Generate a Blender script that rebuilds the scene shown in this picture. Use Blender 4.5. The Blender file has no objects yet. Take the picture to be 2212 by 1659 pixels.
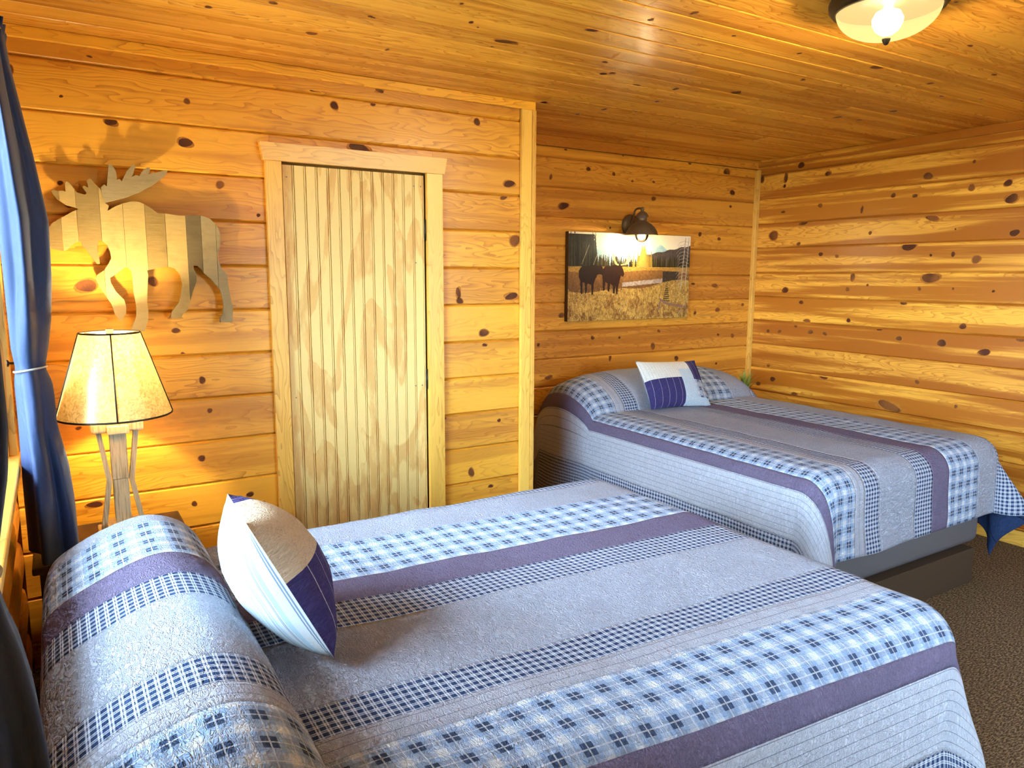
import bpy, bmesh, math, random
import numpy as np
from mathutils import Vector, Matrix, noise as mnoise

sc = bpy.context.scene
COL = sc.collection
random.seed(7)
PI = math.pi

# ------------------------------------------------------------------ camera, world, exposure
F_PX, YAW, PITCH, ROLL = 1594.65, 0.5541, 0.1476, 0.0044
CAM = Vector((0.0, -3.3189, 1.5671))
fwd = Vector((math.sin(YAW) * math.cos(PITCH), math.cos(YAW) * math.cos(PITCH), -math.sin(PITCH)))
rgt = Vector((math.cos(YAW), -math.sin(YAW), 0))
upv = rgt.cross(fwd)
r2 = rgt * math.cos(ROLL) + upv * math.sin(ROLL)
u2 = -rgt * math.sin(ROLL) + upv * math.cos(ROLL)
cd = bpy.data.cameras.new('camera')
cd.sensor_width = 36.0
cd.lens = F_PX / 2212 * 36.0
cd.clip_start = 0.02
cam = bpy.data.objects.new('camera', cd)
COL.objects.link(cam)
M3 = Matrix((r2, u2, -fwd)).transposed()
cam.matrix_world = Matrix.Translation(CAM) @ M3.to_4x4()
sc.camera = cam

sc.view_settings.view_transform = 'Standard'
sc.view_settings.look = 'None'
sc.view_settings.exposure = 0.83
sc.view_settings.gamma = 1.0
sc.view_settings.use_curve_mapping = False
sc.cycles.use_denoising = True
sc.cycles.max_bounces = 6
sc.cycles.diffuse_bounces = 3
sc.cycles.glossy_bounces = 2
sc.cycles.transmission_bounces = 3
sc.cycles.use_adaptive_sampling = True
sc.cycles.adaptive_threshold = 0.13
sc.cycles.adaptive_min_samples = 12
sc.cycles.transparent_max_bounces = 12
sc.cycles.sample_clamp_indirect = 8.0

SKY_COL, SKY_STR = (0.54, 0.765, 1.0, 1), 24.0
DOME_W, SCONCE_W, LAMP_W = 98.0, 6.0, 22.0
WARM = (1.0, 0.83, 0.48)
world = bpy.data.worlds.new('overcast_sky')
sc.world = world
world.use_nodes = True
bgn = world.node_tree.nodes['Background']
bgn.inputs[0].default_value = SKY_COL
bgn.inputs[1].default_value = SKY_STR

# window opening in the left wall (x = WL)
WL = -0.17
WY0, WY1, WZ0, WZ1 = -2.25, -0.26, 0.93, 2.14
# unseen window added further back in this wall, daylight for the near bed side
YB = -4.7
VY0, VY1 = -4.55, -3.0
VX0, VX1 = 2.3, 3.5     # unseen opening added behind the viewer to light the bed sides facing it
def portal(w, h, mat):
    """sky portal in a window opening (guides sampling of the sky, emits nothing itself)"""
    l = bpy.data.lights.new('window_daylight', 'AREA')
    l.shape, l.size, l.size_y = 'RECTANGLE', w, h
    l.cycles.is_portal = True
    o = bpy.data.objects.new('window_daylight', l)
    COL.objects.link(o)
    o.matrix_world = mat
portal(WY1 - WY0, WZ1 - WZ0, Matrix(((0, 0, -1, WL - 0.13), (1, 0, 0, (WY0 + WY1) / 2), (0, -1, 0, (WZ0 + WZ1) / 2), (0, 0, 0, 1))))
portal(VY1 - VY0, WZ1 - WZ0, Matrix(((0, 0, -1, WL - 0.13), (1, 0, 0, (VY0 + VY1) / 2), (0, -1, 0, (WZ0 + WZ1) / 2), (0, 0, 0, 1))))

portal(VX1 - VX0, WZ1 - WZ0, Matrix(((1, 0, 0, (VX0 + VX1) / 2), (0, 0, -1, YB - 0.13), (0, 1, 0, (WZ0 + WZ1) / 2), (0, 0, 0, 1))))

# room sizes
H, C, P, WR = 2.44, 2.1776, 0.7109, 4.7317
S = 0.1859         # exposed width of a wall board
TOP = 0.745        # top of the made beds

# ------------------------------------------------------------------ helpers
class NB:
    """small node-graph builder"""
    def __init__(self, name, rough=0.5, spec=0.5):
        self.m = bpy.data.materials.new(name)
        self.m.use_nodes = True
        self.nt = self.m.node_tree
        self.b = self.nt.nodes['Principled BSDF']
        self.b.inputs['Roughness'].default_value = rough
        self.b.inputs['Specular IOR Level'].default_value = spec
    def n(self, t, **kw):
        x = self.nt.nodes.new(t)
        for k, v in kw.items():
            setattr(x, k, v)
        return x
    def put(self, sock, v):
        if isinstance(v, bpy.types.NodeSocket):
            self.nt.links.new(v, sock)
        elif v is not None:
            if hasattr(sock.default_value, '__len__') and not hasattr(v, '__len__'):
                sock.default_value = [v] * len(sock.default_value)
            elif hasattr(v, '__len__') and len(sock.default_value) == 4 and len(v) == 3:
                sock.default_value = (*v, 1)
            else:
                sock.default_value = v
    def math(self, op, a, b=None, c=None, clamp=False):
        x = self.n('ShaderNodeMath', operation=op, use_clamp=clamp)
        for i, v in enumerate((a, b, c)):
            if v is not None:
                self.put(x.inputs[i], v)
        return x.outputs[0]
    def vmath(self, op, a, b=None):
        x = self.n('ShaderNodeVectorMath', operation=op)
        self.put(x.inputs[0], a)
        if b is not None:
            self.put(x.inputs[1], b)
        return x.outputs[0]
    def uv(self):
        t = self.n('ShaderNodeUVMap')
        s = self.n('ShaderNodeSeparateXYZ')
        self.nt.links.new(t.outputs[0], s.inputs[0])
        return t.outputs[0], s.outputs[0], s.outputs[1]
    def obj(self):
        t = self.n('ShaderNodeTexCoord')
        s = self.n('ShaderNodeSeparateXYZ')
        self.nt.links.new(t.outputs['Object'], s.inputs[0])
        return t.outputs['Object'], s.outputs[0], s.outputs[1], s.outputs[2]
    def xyz(self, x, y, z=0.0):
        c = self.n('ShaderNodeCombineXYZ')
        for i, v in enumerate((x, y, z)):
            self.put(c.inputs[i], v)
        return c.outputs[0]
    def noise(self, vec, scale=1.0, detail=3.0, rough=0.5, dist=0.0):
        x = self.n('ShaderNodeTexNoise')
        self.put(x.inputs['Vector'], vec)
        x.inputs['Scale'].default_value = scale
        x.inputs['Detail'].default_value = detail
        x.inputs['Roughness'].default_value = rough
        x.inputs['Distortion'].default_value = dist
        return x.outputs[0]
    def voro(self, vec, scale=1.0, feature='F1', rnd=1.0):
        x = self.n('ShaderNodeTexVoronoi', feature=feature)
        self.put(x.inputs['Vector'], vec)
        x.inputs['Scale'].default_value = scale
        x.inputs['Randomness'].default_value = rnd
        return x.outputs[0]
    def step(self, a, lo, hi):
        x = self.n('ShaderNodeMapRange', interpolation_type='SMOOTHSTEP')
        self.put(x.inputs[0], a)
        x.inputs[1].default_value = lo
        x.inputs[2].default_value = hi
        return x.outputs[0]
    def mix(self, f, a, b, mode='MIX'):
        x = self.n('ShaderNodeMix', data_type='RGBA', blend_type=mode)
        self.put(x.inputs[0], f)
        self.put(x.inputs[6], a)
        self.put(x.inputs[7], b)
        return x.outputs[2]
    def rand(self):
        return self.n('ShaderNodeObjectInfo').outputs['Random']
    def bump(self, h, strength=0.3, dist=0.01):
        x = self.n('ShaderNodeBump')
        x.inputs['Strength'].default_value = strength
        x.inputs['Distance'].default_value = dist
        self.put(x.inputs['Height'], h)
        self.nt.links.new(x.outputs[0], self.b.inputs['Normal'])
    def color(self, c):
        self.put(self.b.inputs['Base Color'], c)
        return self

def plain(name, col, rough=0.5, spec=0.4, metal=0.0, vary=0.06, nscale=30.0):
    """flat colour with a slight procedural mottling"""
    k = NB(name, rough, spec)
    v, *_ = k.obj()
    f = k.noise(v, nscale, 2)
    d = tuple(max(0, c * (1 - vary * 2)) for c in col)
    l = tuple(min(1, c * (1 + vary * 2)) for c in col)
    k.color(k.mix(f, d, l))
    k.b.inputs['Metallic'].default_value = metal
    return k.m

def tag(o, label=None, cat=None, group=None, kind=None):
    if label: o['label'] = label
    if cat: o['category'] = cat
    if group: o['group'] = group
    if kind: o['kind'] = kind
    return o

def empty(name, loc=(0, 0, 0), label=None, cat=None, group=None, kind=None):
    o = bpy.data.objects.new(name, None)
    o.empty_display_size = 0.1
    COL.objects.link(o)
    o.location = loc
    return tag(o, label, cat, group, kind)

def mesh(name, verts, faces, mats, parent=None, smooth=False, uv=None, midx=None):
    """verts in world coordinates; linked as one mesh object (parents only translate)"""
    me = bpy.data.meshes.new(name)
    me.from_pydata([tuple(v) for v in verts], [], faces)
    for m in (mats if isinstance(mats, (list, tuple)) else [mats]):
        me.materials.append(m)
    if midx is not None:
        me.polygons.foreach_set('material_index', midx)
    if uv is not None:
        l = me.uv_layers.new(name='UVMap')
        vi = np.empty(len(me.loops), dtype=np.int32)
        me.loops.foreach_get('vertex_index', vi)
        l.data.foreach_set('uv', np.asarray(uv, dtype=np.float32)[vi].ravel())
    if smooth:
        me.polygons.foreach_set('use_smooth', [True] * len(me.polygons))
    me.update()
    o = bpy.data.objects.new(name, me)
    COL.objects.link(o)
    if parent is not None:
        pw = Vector(parent.location)
        q = parent.parent
        while q is not None:
            pw += Vector(q.location)
            q = q.parent
        o.parent = parent
        o.location = -pw
    return o

def from_bm(name, bm, mats, parent=None, smooth=False):
    vs = [v.co.copy() for v in bm.verts]
    bm.verts.index_update()
    fs = [[v.index for v in f.verts] for f in bm.faces]
    bm.free()
    return mesh(name, vs, fs, mats, parent, smooth)

def box_bm(x0, x1, y0, y1, z0, z1, bev=0.0, seg=2, bm=None):
    b = bmesh.new()
    bmesh.ops.create_cube(b, size=1)
    for v in b.verts:
        v.co = Vector(((x0 + x1) / 2 + v.co.x * (x1 - x0), (y0 + y1) / 2 + v.co.y * (y1 - y0), (z0 + z1) / 2 + v.co.z * (z1 - z0)))
    if bev > 0:
        bmesh.ops.bevel(b, geom=list(b.edges), offset=bev, segments=seg, profile=0.5, affect='EDGES')
    if bm is None:
        return b
    tmp = bpy.data.meshes.new('tmp')
    b.to_mesh(tmp)
    bm.from_mesh(tmp)
    bpy.data.meshes.remove(tmp)
    b.free()
    return bm

def box(name, x0, x1, y0, y1, z0, z1, mat, parent=None, bev=0.003, seg=2, smooth=False):
    return from_bm(name, box_bm(x0, x1, y0, y1, z0, z1, bev, seg), mat, parent, smooth)

def lathe(name, prof, centre, mat, parent=None, n=40, axis=None, smooth=True, close=False):
    """prof: (radius, height) list, turned about +z at centre (or about axis)"""
    q = Matrix.Identity(3) if axis is None else Vector((0, 0, 1)).rotation_difference(Vector(axis)).to_matrix()
    c = Vector(centre)
    vs, fs = [], []
    m = len(prof)
    for i in range(n):
        a = 2 * PI * i / n
        for r, h in prof:
            vs.append(c + q @ Vector((r * math.cos(a), r * math.sin(a), h)))
    for i in range(n):
        j = (i + 1) % n
        for k in range(m - 1 if not close else m):
            k2 = (k + 1) % m
            fs.append((i * m + k, j * m + k, j * m + k2, i * m + k2))
    return mesh(name, vs, fs, mat, parent, smooth)

def tube(name, pts, rad, mat, parent=None, n=10, closed=False, sx=1.0):
    pts = [Vector(p_) for p_ in pts]
    L = len(pts)
    vs, fs = [], []
    nrm = None
    for i, p_ in enumerate(pts):
        if closed:
            d = pts[(i + 1) % L] - pts[i - 1]
        else:
            d = pts[min(i + 1, L - 1)] - pts[max(i - 1, 0)]
        d.normalize()
        if nrm is None:
            nrm = d.orthogonal().normalized()
        nrm = (nrm - d * nrm.dot(d)).normalized()
        bn = d.cross(nrm)
        r = rad[i] if hasattr(rad, '__len__') else rad
        for k in range(n):
            a = 2 * PI * k / n
            vs.append(p_ + nrm * r * math.cos(a) + bn * r * sx * math.sin(a))
    for i in range(L if closed else L - 1):
        j = (i + 1) % L
        for k in range(n):
            k2 = (k + 1) % n
            fs.append((i * n + k, i * n + k2, j * n + k2, j * n + k))
    if not closed:
        fs.append(list(range(n))[::-1])
        fs.append([(L - 1) * n + k for k in range(n)])
    return mesh(name, vs, fs, mat, parent, True)

def catmull(pts, sub=8):
    pts = [Vector(p_) for p_ in pts]
    out = []
    for i in range(len(pts) - 1):
        p0, p1, p2, p3 = pts[max(i - 1, 0)], pts[i], pts[i + 1], pts[min(i + 2, len(pts) - 1)]
        for k in range(sub):
            t = k / sub
            out.append(0.5 * ((2 * p1) + (p2 - p0) * t + (2 * p0 - 5 * p1 + 4 * p2 - p3) * t * t + (3 * p1 - p0 - 3 * p2 + p3) * t ** 3))
    out.append(pts[-1])
    return out

# ------------------------------------------------------------------ materials
def pine(name, light, dark, heart, heart_amt=0.4, stain=0.25, rough=0.33):
    k = NB(name, rough, 0.45)
    _, u, v = k.uv()
    r = k.rand()
    uo = k.math('MULTIPLY_ADD', r, 37.0, u)
    vo = k.math('MULTIPLY_ADD', r, 11.0, v)
    warp = k.noise(k.xyz(k.math('MULTIPLY', uo, 1.3), k.math('MULTIPLY', vo, 7.0)), 1.0, 3, 0.55)
    fine = k.noise(k.xyz(k.math('MULTIPLY', uo, 3.0), k.math('MULTIPLY', vo, 190.0)), 1.0, 3, 0.6)
    g = k.math('ADD', k.math('MULTIPLY', vo, 30.0), k.math('MULTIPLY', warp, 17.0))
    ring = k.math('FRACT', g)
    ring = k.math('POWER', ring, 3.5)
    ringamt = k.math('MULTIPLY', ring, k.step(k.noise(k.xyz(k.math('MULTIPLY', uo, 0.9), k.math('MULTIPLY', vo, 5.0), 7.0), 1.0, 2), 0.34, 0.56))
    heartm = k.step(k.noise(k.xyz(k.math('MULTIPLY', uo, 0.42), k.math('MULTIPLY', vo, 9.0), 3.0), 1.0, 4, 0.55), 0.56 - 0.14 * heart_amt, 0.66 - 0.12 * heart_amt)
    c = k.mix(k.math('MULTIPLY_ADD', fine, 0.55, k.math('MULTIPLY', warp, 0.5)), light, dark)
    c = k.mix(k.math('MULTIPLY', heartm, heart_amt), c, heart)
    c = k.mix(k.math('MULTIPLY', ringamt, 0.85), c, heart)
    st = k.step(k.noise(k.xyz(k.math('MULTIPLY', uo, 0.8), k.math('MULTIPLY', vo, 22.0), 9.0), 1.0, 4, 0.65), 0.60, 0.74)
    c = k.mix(k.math('MULTIPLY', st, stain), c, (0.16, 0.11, 0.04))
    hv = k.n('ShaderNodeHueSaturation')
    k.put(hv.inputs['Value'], k.math('MULTIPLY_ADD', r, 0.26, 0.87))
    k.put(hv.inputs['Hue'], k.math('MULTIPLY_ADD', r, 0.008, 0.496))
    k.put(hv.inputs['Color'], c)
    k.color(hv.outputs[0])
    k.bump(k.math('ADD', fine, k.math('MULTIPLY', ring, 0.4)), 0.10, 0.002)
    return k.m

PINE_L = pine('knotty_pine', (0.91, 0.455, 0.045), (0.78, 0.325, 0.022), (0.50, 0.165, 0.010), 0.5, 0.5)
PINE_A = pine('knotty_pine_amber', (0.84, 0.385, 0.048), (0.68, 0.265, 0.022), (0.42, 0.125, 0.010), 0.6, 0.45)
PINE_R = pine('heartwood_pine', (0.92, 0.47, 0.066), (0.80, 0.34, 0.034), (0.44, 0.135, 0.011), 1.0, 0.12)
PINE_C = pine('ceiling_pine', (0.92, 0.46, 0.070), (0.78, 0.34, 0.036), (0.46, 0.150, 0.013), 0.6, 0.3, 0.25)
PINE_T = pine('trim_pine', (0.92, 0.55, 0.110), (0.84, 0.44, 0.062), (0.58, 0.25, 0.03), 0.2, 0.0)
kK = NB('knot_heart', 0.55, 0.2)
vK, *_ = kK.obj()
fK = kK.step(kK.noise(vK, 7.0, 2), 0.38, 0.66)
gK = kK.noise(vK, 160.0, 3)
kK.color(kK.mix(kK.math('MULTIPLY', gK, 0.7), kK.mix(fK, (0.10, 0.026, 0.008), (0.34, 0.115, 0.022)), (0.06, 0.016, 0.006)))
KNOT = kK.m
KRING = plain('knot_ring', (0.44, 0.155, 0.018), 0.55, 0.2, 0, 0.2, 60)

def ply_mat():
    k = NB('plywood_veneer', 0.5, 0.3)
    v, x, y, z = k.obj()
    f = k.noise(k.xyz(k.math('MULTIPLY', x, 4.2), 0.3, k.math('MULTIPLY', z, 0.85)), 1.0, 3, 0.5, 0.6)
    f2 = k.noise(k.xyz(k.math('MULTIPLY', x, 34.0), 0.3, k.math('MULTIPLY', z, 9.0)), 1.0, 3, 0.6)
    g = k.math('FRACT', k.math('ADD', k.math('MULTIPLY', f, 6.0), k.math('MULTIPLY', f2, 0.22)))
    band = k.step(g, 0.50, 0.60)
    edge = k.math('SUBTRACT', band, k.step(g, 0.62, 0.85))
    fine = k.noise(k.xyz(k.math('MULTIPLY', x, 300.0), 0, k.math('MULTIPLY', z, 14.0)), 1.0, 2)
    c = k.mix(fine, (0.93, 0.68, 0.25), (0.88, 0.62, 0.21))
    c = k.mix(k.math('MULTIPLY', band, k.step(f2, 0.3, 0.55)), c, (0.80, 0.49, 0.145))
    c = k.mix(k.math('MULTIPLY', edge, 0.12), c, (0.55, 0.28, 0.07))
    k.color(c)
    k.bump(fine, 0.08, 0.001)
    return k.m
PLY = ply_mat()

def grey_wood(name, a, b):
    k = NB(name, 0.75, 0.2)
    v, x, y, z = k.obj()
    r = k.rand()
    f = k.noise(k.xyz(k.math('MULTIPLY_ADD', r, 9.0, k.math('MULTIPLY', x, 14.0)), y, k.math('MULTIPLY', z, 90.0)), 1.0, 4, 0.65)
    f2 = k.noise(v, 16.0, 3)
    c = k.mix(f, a, b)
    c = k.mix(k.math('MULTIPLY', k.step(f2, 0.5, 0.75), 0.35), c, tuple(q * 0.55 for q in b))
    k.color(c)
    k.bump(f, 0.35, 0.003)
    return k.m
BARN = [grey_wood('barnwood_pale', (0.54, 0.37, 0.125), (0.38, 0.245, 0.07)), grey_wood('barnwood_tan', (0.36, 0.235, 0.07), (0.23, 0.14, 0.038)),
        grey_wood('barnwood_grey', (0.20, 0.145, 0.065), (0.12, 0.083, 0.034)), grey_wood('barnwood_silver', (0.42, 0.315, 0.15), (0.27, 0.195, 0.085))]

def lampwood():
    k = NB('whitewashed_wood', 0.6, 0.3)
    v, x, y, z = k.obj()
    f = k.noise(k.xyz(k.math('MULTIPLY', x, 160.0), k.math('MULTIPLY', y, 160.0), k.math('MULTIPLY', z, 9.0)), 1.0, 3, 0.6)
    k.color(k.mix(k.step(f, 0.42, 0.7), (0.70, 0.59, 0.36), (0.40, 0.32, 0.18)))
    return k.m
LWOOD = lampwood()

def carpet_mat():
    k = NB('carpet_loop', 0.95, 0.1)
    v, x, y, z = k.obj()
    f = k.noise(k.xyz(k.math('MULTIPLY', x, 60.0), k.math('MULTIPLY', y, 190.0)), 1.0, 3, 0.7)
    f2 = k.noise(v, 5.0, 2)
    c = k.mix(k.step(f, 0.40, 0.66), (0.034, 0.019, 0.009), (0.38, 0.26, 0.14))
    c = k.mix(k.math('MULTIPLY', f2, 0.5), c, (0.13, 0.08, 0.04))
    k.color(c)
    k.bump(f, 0.9, 0.01)
    return k.m
CARPET = carpet_mat()

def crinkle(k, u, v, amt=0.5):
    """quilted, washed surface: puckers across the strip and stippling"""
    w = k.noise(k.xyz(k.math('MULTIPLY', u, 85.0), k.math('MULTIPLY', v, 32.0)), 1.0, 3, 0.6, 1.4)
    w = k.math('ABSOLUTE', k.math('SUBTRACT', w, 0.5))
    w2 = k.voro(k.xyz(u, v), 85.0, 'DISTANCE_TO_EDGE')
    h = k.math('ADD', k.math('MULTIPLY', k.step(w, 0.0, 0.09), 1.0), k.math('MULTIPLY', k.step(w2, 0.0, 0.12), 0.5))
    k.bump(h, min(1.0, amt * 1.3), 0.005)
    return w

def heather(name, a, b, pins=0.0, amt=0.5, pincol=(0.10, 0.11, 0.16)):
    k = NB(name, 0.85, 0.15)
    _, u, v = k.uv()
    f = k.noise(k.xyz(k.math('MULTIPLY', u, 420.0), k.math('MULTIPLY', v, 420.0)), 1.0, 2, 0.6)
    c = k.mix(f, a, b)
    w = crinkle(k, u, v, amt)
    c = k.mix(k.math('MULTIPLY', k.step(w, 0.03, 0.0), 0.5), c, tuple(q * 0.55 for q in a))  # crease shade of the puckers painted into the cloth colour
    if pins:
        l = k.math('PINGPONG', k.math('ADD', v, 10.0), pins / 2)
        c = k.mix(k.math('MULTIPLY', k.math('LESS_THAN', l, 0.0009), 0.75), c, pincol)
    k.color(c)
    return k.m

def checks(name, navy, white, per=0.0195):
    k = NB(name, 0.85, 0.15)
    _, u, v = k.uv()
    def lines(x):
        t = k.math('FRACT', k.math('DIVIDE', k.math('ADD', x, 10.0), per))
        a = k.math('LESS_THAN', k.math('ABSOLUTE', k.math('SUBTRACT', t, 0.18)), 0.085)
        b = k.math('LESS_THAN', k.math('ABSOLUTE', k.math('SUBTRACT', t, 0.44)), 0.085)
        return k.math('MAXIMUM', a, b)
    s_ = k.math('ADD', lines(u), lines(v))
    f = k.noise(k.xyz(k.math('MULTIPLY', u, 500.0), k.math('MULTIPLY', v, 500.0)), 1.0, 2)
    c = k.mix(k.math('MULTIPLY', s_, 0.58, clamp=True), navy, white)
    c = k.mix(k.math('MULTIPLY', f, 0.22), c, (0.10, 0.16, 0.30))
    k.color(c)
    crinkle(k, u, v, 0.45)
    return k.m

def plaid(name, per_u=0.066, per_v=0.068, white=(0.74, 0.77, 0.80), light=(0.66, 0.77, 0.92), dark=(0.24, 0.34, 0.52)):
    k = NB(name, 0.85, 0.15)
    _, u, v = k.uv()
    def bands(x, per, off):
        t = k.math('FRACT', k.math('DIVIDE', k.math('ADD', x, 10.0 + off), per))
        cr = k.n('ShaderNodeValToRGB')
        cr.color_ramp.interpolation = 'CONSTANT'
        e = cr.color_ramp.elements
        e[0].position = 0.0
        e[0].color = (1, 1, 1, 1)
        e[1].position = 0.24
        e[1].color = (*light, 1)
        for pos, col in ((0.40, (1, 1, 1)), (0.80, light), (0.93, (1, 1, 1))):
            x_ = e.new(pos)
            x_.color = (*col, 1)
        k.nt.links.new(t, cr.inputs[0])
        dk = k.math('LESS_THAN', k.math('ABSOLUTE', k.math('SUBTRACT', t, 0.60)), 0.195)
        ln = k.math('LESS_THAN', k.math('ABSOLUTE', k.math('SUBTRACT', t, 0.60)), 0.022)
        ln = k.math('MAXIMUM', ln, k.math('LESS_THAN', k.math('ABSOLUTE', k.math('SUBTRACT', t, 0.18)), 0.016))
        return cr.outputs[0], ln, dk
    a, la, da = bands(u, per_u, 0.0)
    b, lb, db = bands(v, per_v, 0.013)
    c = k.mix(1.0, k.mix(1.0, a, b, 'MULTIPLY'), white, 'MULTIPLY')
    c = k.mix(k.math('MULTIPLY', k.math('MAXIMUM', da, db), 0.74), c, dark)
    c = k.mix(k.math('MULTIPLY', k.math('MULTIPLY', da, db), 0.93), c, (0.022, 0.050, 0.125))
    c = k.mix(k.math('MULTIPLY', k.math('MAXIMUM', la, lb), 0.6), c, (0.80, 0.82, 0.84))
    f = k.noise(k.xyz(k.math('MULTIPLY', u, 300.0), k.math('MULTIPLY', v, 60.0)), 1.0, 2)
    c = k.mix(k.math('MULTIPLY', f, 0.10), c, (0.36, 0.43, 0.55))
    k.color(c)
    crinkle(k, u, v, 0.6)
    return k.m

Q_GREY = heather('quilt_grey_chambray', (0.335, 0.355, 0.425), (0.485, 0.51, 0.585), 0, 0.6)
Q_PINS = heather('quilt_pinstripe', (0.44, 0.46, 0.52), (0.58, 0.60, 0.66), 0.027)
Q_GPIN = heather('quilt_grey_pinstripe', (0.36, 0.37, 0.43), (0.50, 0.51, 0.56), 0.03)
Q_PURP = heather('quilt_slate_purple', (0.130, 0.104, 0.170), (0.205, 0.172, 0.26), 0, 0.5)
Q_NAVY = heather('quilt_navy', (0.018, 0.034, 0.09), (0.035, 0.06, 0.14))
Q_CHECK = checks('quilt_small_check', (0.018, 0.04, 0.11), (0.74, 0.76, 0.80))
Q_PLAID = plaid('quilt_plaid')
C_CREAM = heather('cushion_cream', (0.70, 0.66, 0.55), (0.80, 0.77, 0.68), 0.02, 0.35, (0.5, 0.45, 0.35))
C_TAN = heather('cushion_tan_print', (0.47, 0.34, 0.20), (0.70, 0.58, 0.42), 0, 0.35)
C_PALE = heather('cushion_pale_blue', (0.48, 0.58, 0.64), (0.60, 0.69, 0.73), 0, 0.35)
C_NAVY = heather('cushion_navy_stitch', (0.040, 0.032, 0.125), (0.075, 0.06, 0.19), 0.052, 0.5, (0.6, 0.58, 0.62))
def ticking():
    k = NB('cushion_ticking', 0.8, 0.15)
    _, u, v = k.uv()
    t = k.math('FRACT', k.math('DIVIDE', k.math('ADD', v, 10.0), 0.017))
    def band(c0, w0):
        return k.math('LESS_THAN', k.math('ABSOLUTE', k.math('SUBTRACT', t, c0)), w0)
    c = k.mix(k.math('MULTIPLY', band(0.3, 0.14), 0.7), (0.50, 0.52, 0.51), (0.28, 0.43, 0.51))
    c = k.mix(k.math('MULTIPLY', k.math('MAXIMUM', band(0.62, 0.035), band(0.74, 0.03)), 0.9), c, (0.12, 0.17, 0.26))
    k.color(c)
    crinkle(k, u, v, 0.1)
    return k.m
C_STRIPE = ticking()
C_PLAID = plaid('cushion_plaid', 0.06, 0.06, (0.76, 0.77, 0.78), (0.70, 0.78, 0.88), (0.45, 0.55, 0.70))

def curtain_mat():
    k = NB('navy_curtain', 0.62, 0.3)
    v, x, y, z = k.obj()
    f = k.noise(k.xyz(k.math('MULTIPLY', x, 500.0), k.math('MULTIPLY', y, 500.0), k.math('MULTIPLY', z, 40.0)), 1.0, 2)
    k.color(k.mix(f, (0.011, 0.024, 0.075), (0.020, 0.041, 0.115)))
    k.b.inputs['Sheen Weight'].default_value = 0.05
    k.b.inputs['Sheen Roughness'].default_value = 0.4
    k.bump(f, 0.1, 0.002)
    return k.m
CURT = curtain_mat()
BRONZE = plain('dark_bronze', (0.06, 0.042, 0.026), 0.42, 0.5, 0.7)
IRON = plain('oiled_metal', (0.05, 0.045, 0.04), 0.4, 0.5, 0.8)
BROWN = plain('dark_stained_wood', (0.045, 0.020, 0.011), 0.45, 0.4, 0, 0.15, 14)
BASEF = plain('bed_base_fabric', (0.062, 0.038, 0.022), 0.9, 0.1, 0, 0.12, 200)
BOXF = plain('box_spring_fabric', (0.115, 0.102, 0.104), 0.85, 0.15, 0, 0.05, 120)
MATT = plain('mattress_ticking', (0.6, 0.6, 0.6), 0.8, 0.2)
ROPE = plain('tieback_cord', (0.35, 0.33, 0.30), 0.6, 0.3)
CORNER = plain('backing_board', (0.30, 0.14, 0.03), 0.8, 0.1)

# ------------------------------------------------------------------ knots and outlines (metres on each surface)
KD= [(0.618, 2.405, 0.011, 0.0075), (0.183, 2.368, 0.009, 0.004), (0.081, 2.213, 0.006, 0.005), (0.515, 2.247, 0.0125, 0.01), (1.122, 2.302, 0.019, 0.016), (1.304, 2.332, 0.013, 0.0105), (1.843, 2.31, 0.018, 0.0155), (0.238, 2.139, 0.022, 0.0155), (0.5, 2.086, 0.0315, 0.016), (0.662, 2.153, 0.0365, 0.006), (0.624, 1.929, 0.016, 0.015), (1.233, 2.13, 0.0595, 0.02), (2.031, 2.025, 0.036, 0.016), (0.114, 1.516, 0.0345, 0.0265), (0.347, 1.532, 0.0185, 0.0185), (0.055, 1.899, 0.009, 0.0085), (0.422, 1.331, 0.016, 0.0095), (0.512, 1.118, 0.013, 0.0135), (0.443, 1.232, 0.0085, 0.0075), (0.535, 0.985, 0.011, 0.009), (0.492, 0.781, 0.015, 0.012), (0.048, 0.96, 0.0105, 0.007), (0.452, 0.586, 0.011, 0.0105), (0.082, 0.643, 0.0285, 0.013), (0.683, 0.591, 0.016, 0.0105), (0.73, 0.521, 0.02, 0.028), (2.067, 1.74, 0.031, 0.0285), (1.734, 1.475, 0.013, 0.0275), (1.742, 1.433, 0.0185, 0.016), (2.048, 1.453, 0.0425, 0.017), (1.881, 1.267, 0.0305, 0.017), (1.886, 1.204, 0.017, 0.007), (1.804, 0.536, 0.017, 0.0225), (1.655, 0.841, 0.0065, 0.007), (1.973, 0.797, 0.0115, 0.008), (1.922, 0.443, 0.017, 0.0075), (0.774, 1.812, 0.0075, 0.008), (1.998, 1.954, 0.0225, 0.009), (0.079, 1.824, 0.0155, 0.015), (-0.07, 2.286, 0.01, 0.016), (1.037, 2.346, 0.0245, 0.006), (1.337, 2.392, 0.0225, 0.008)]
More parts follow.
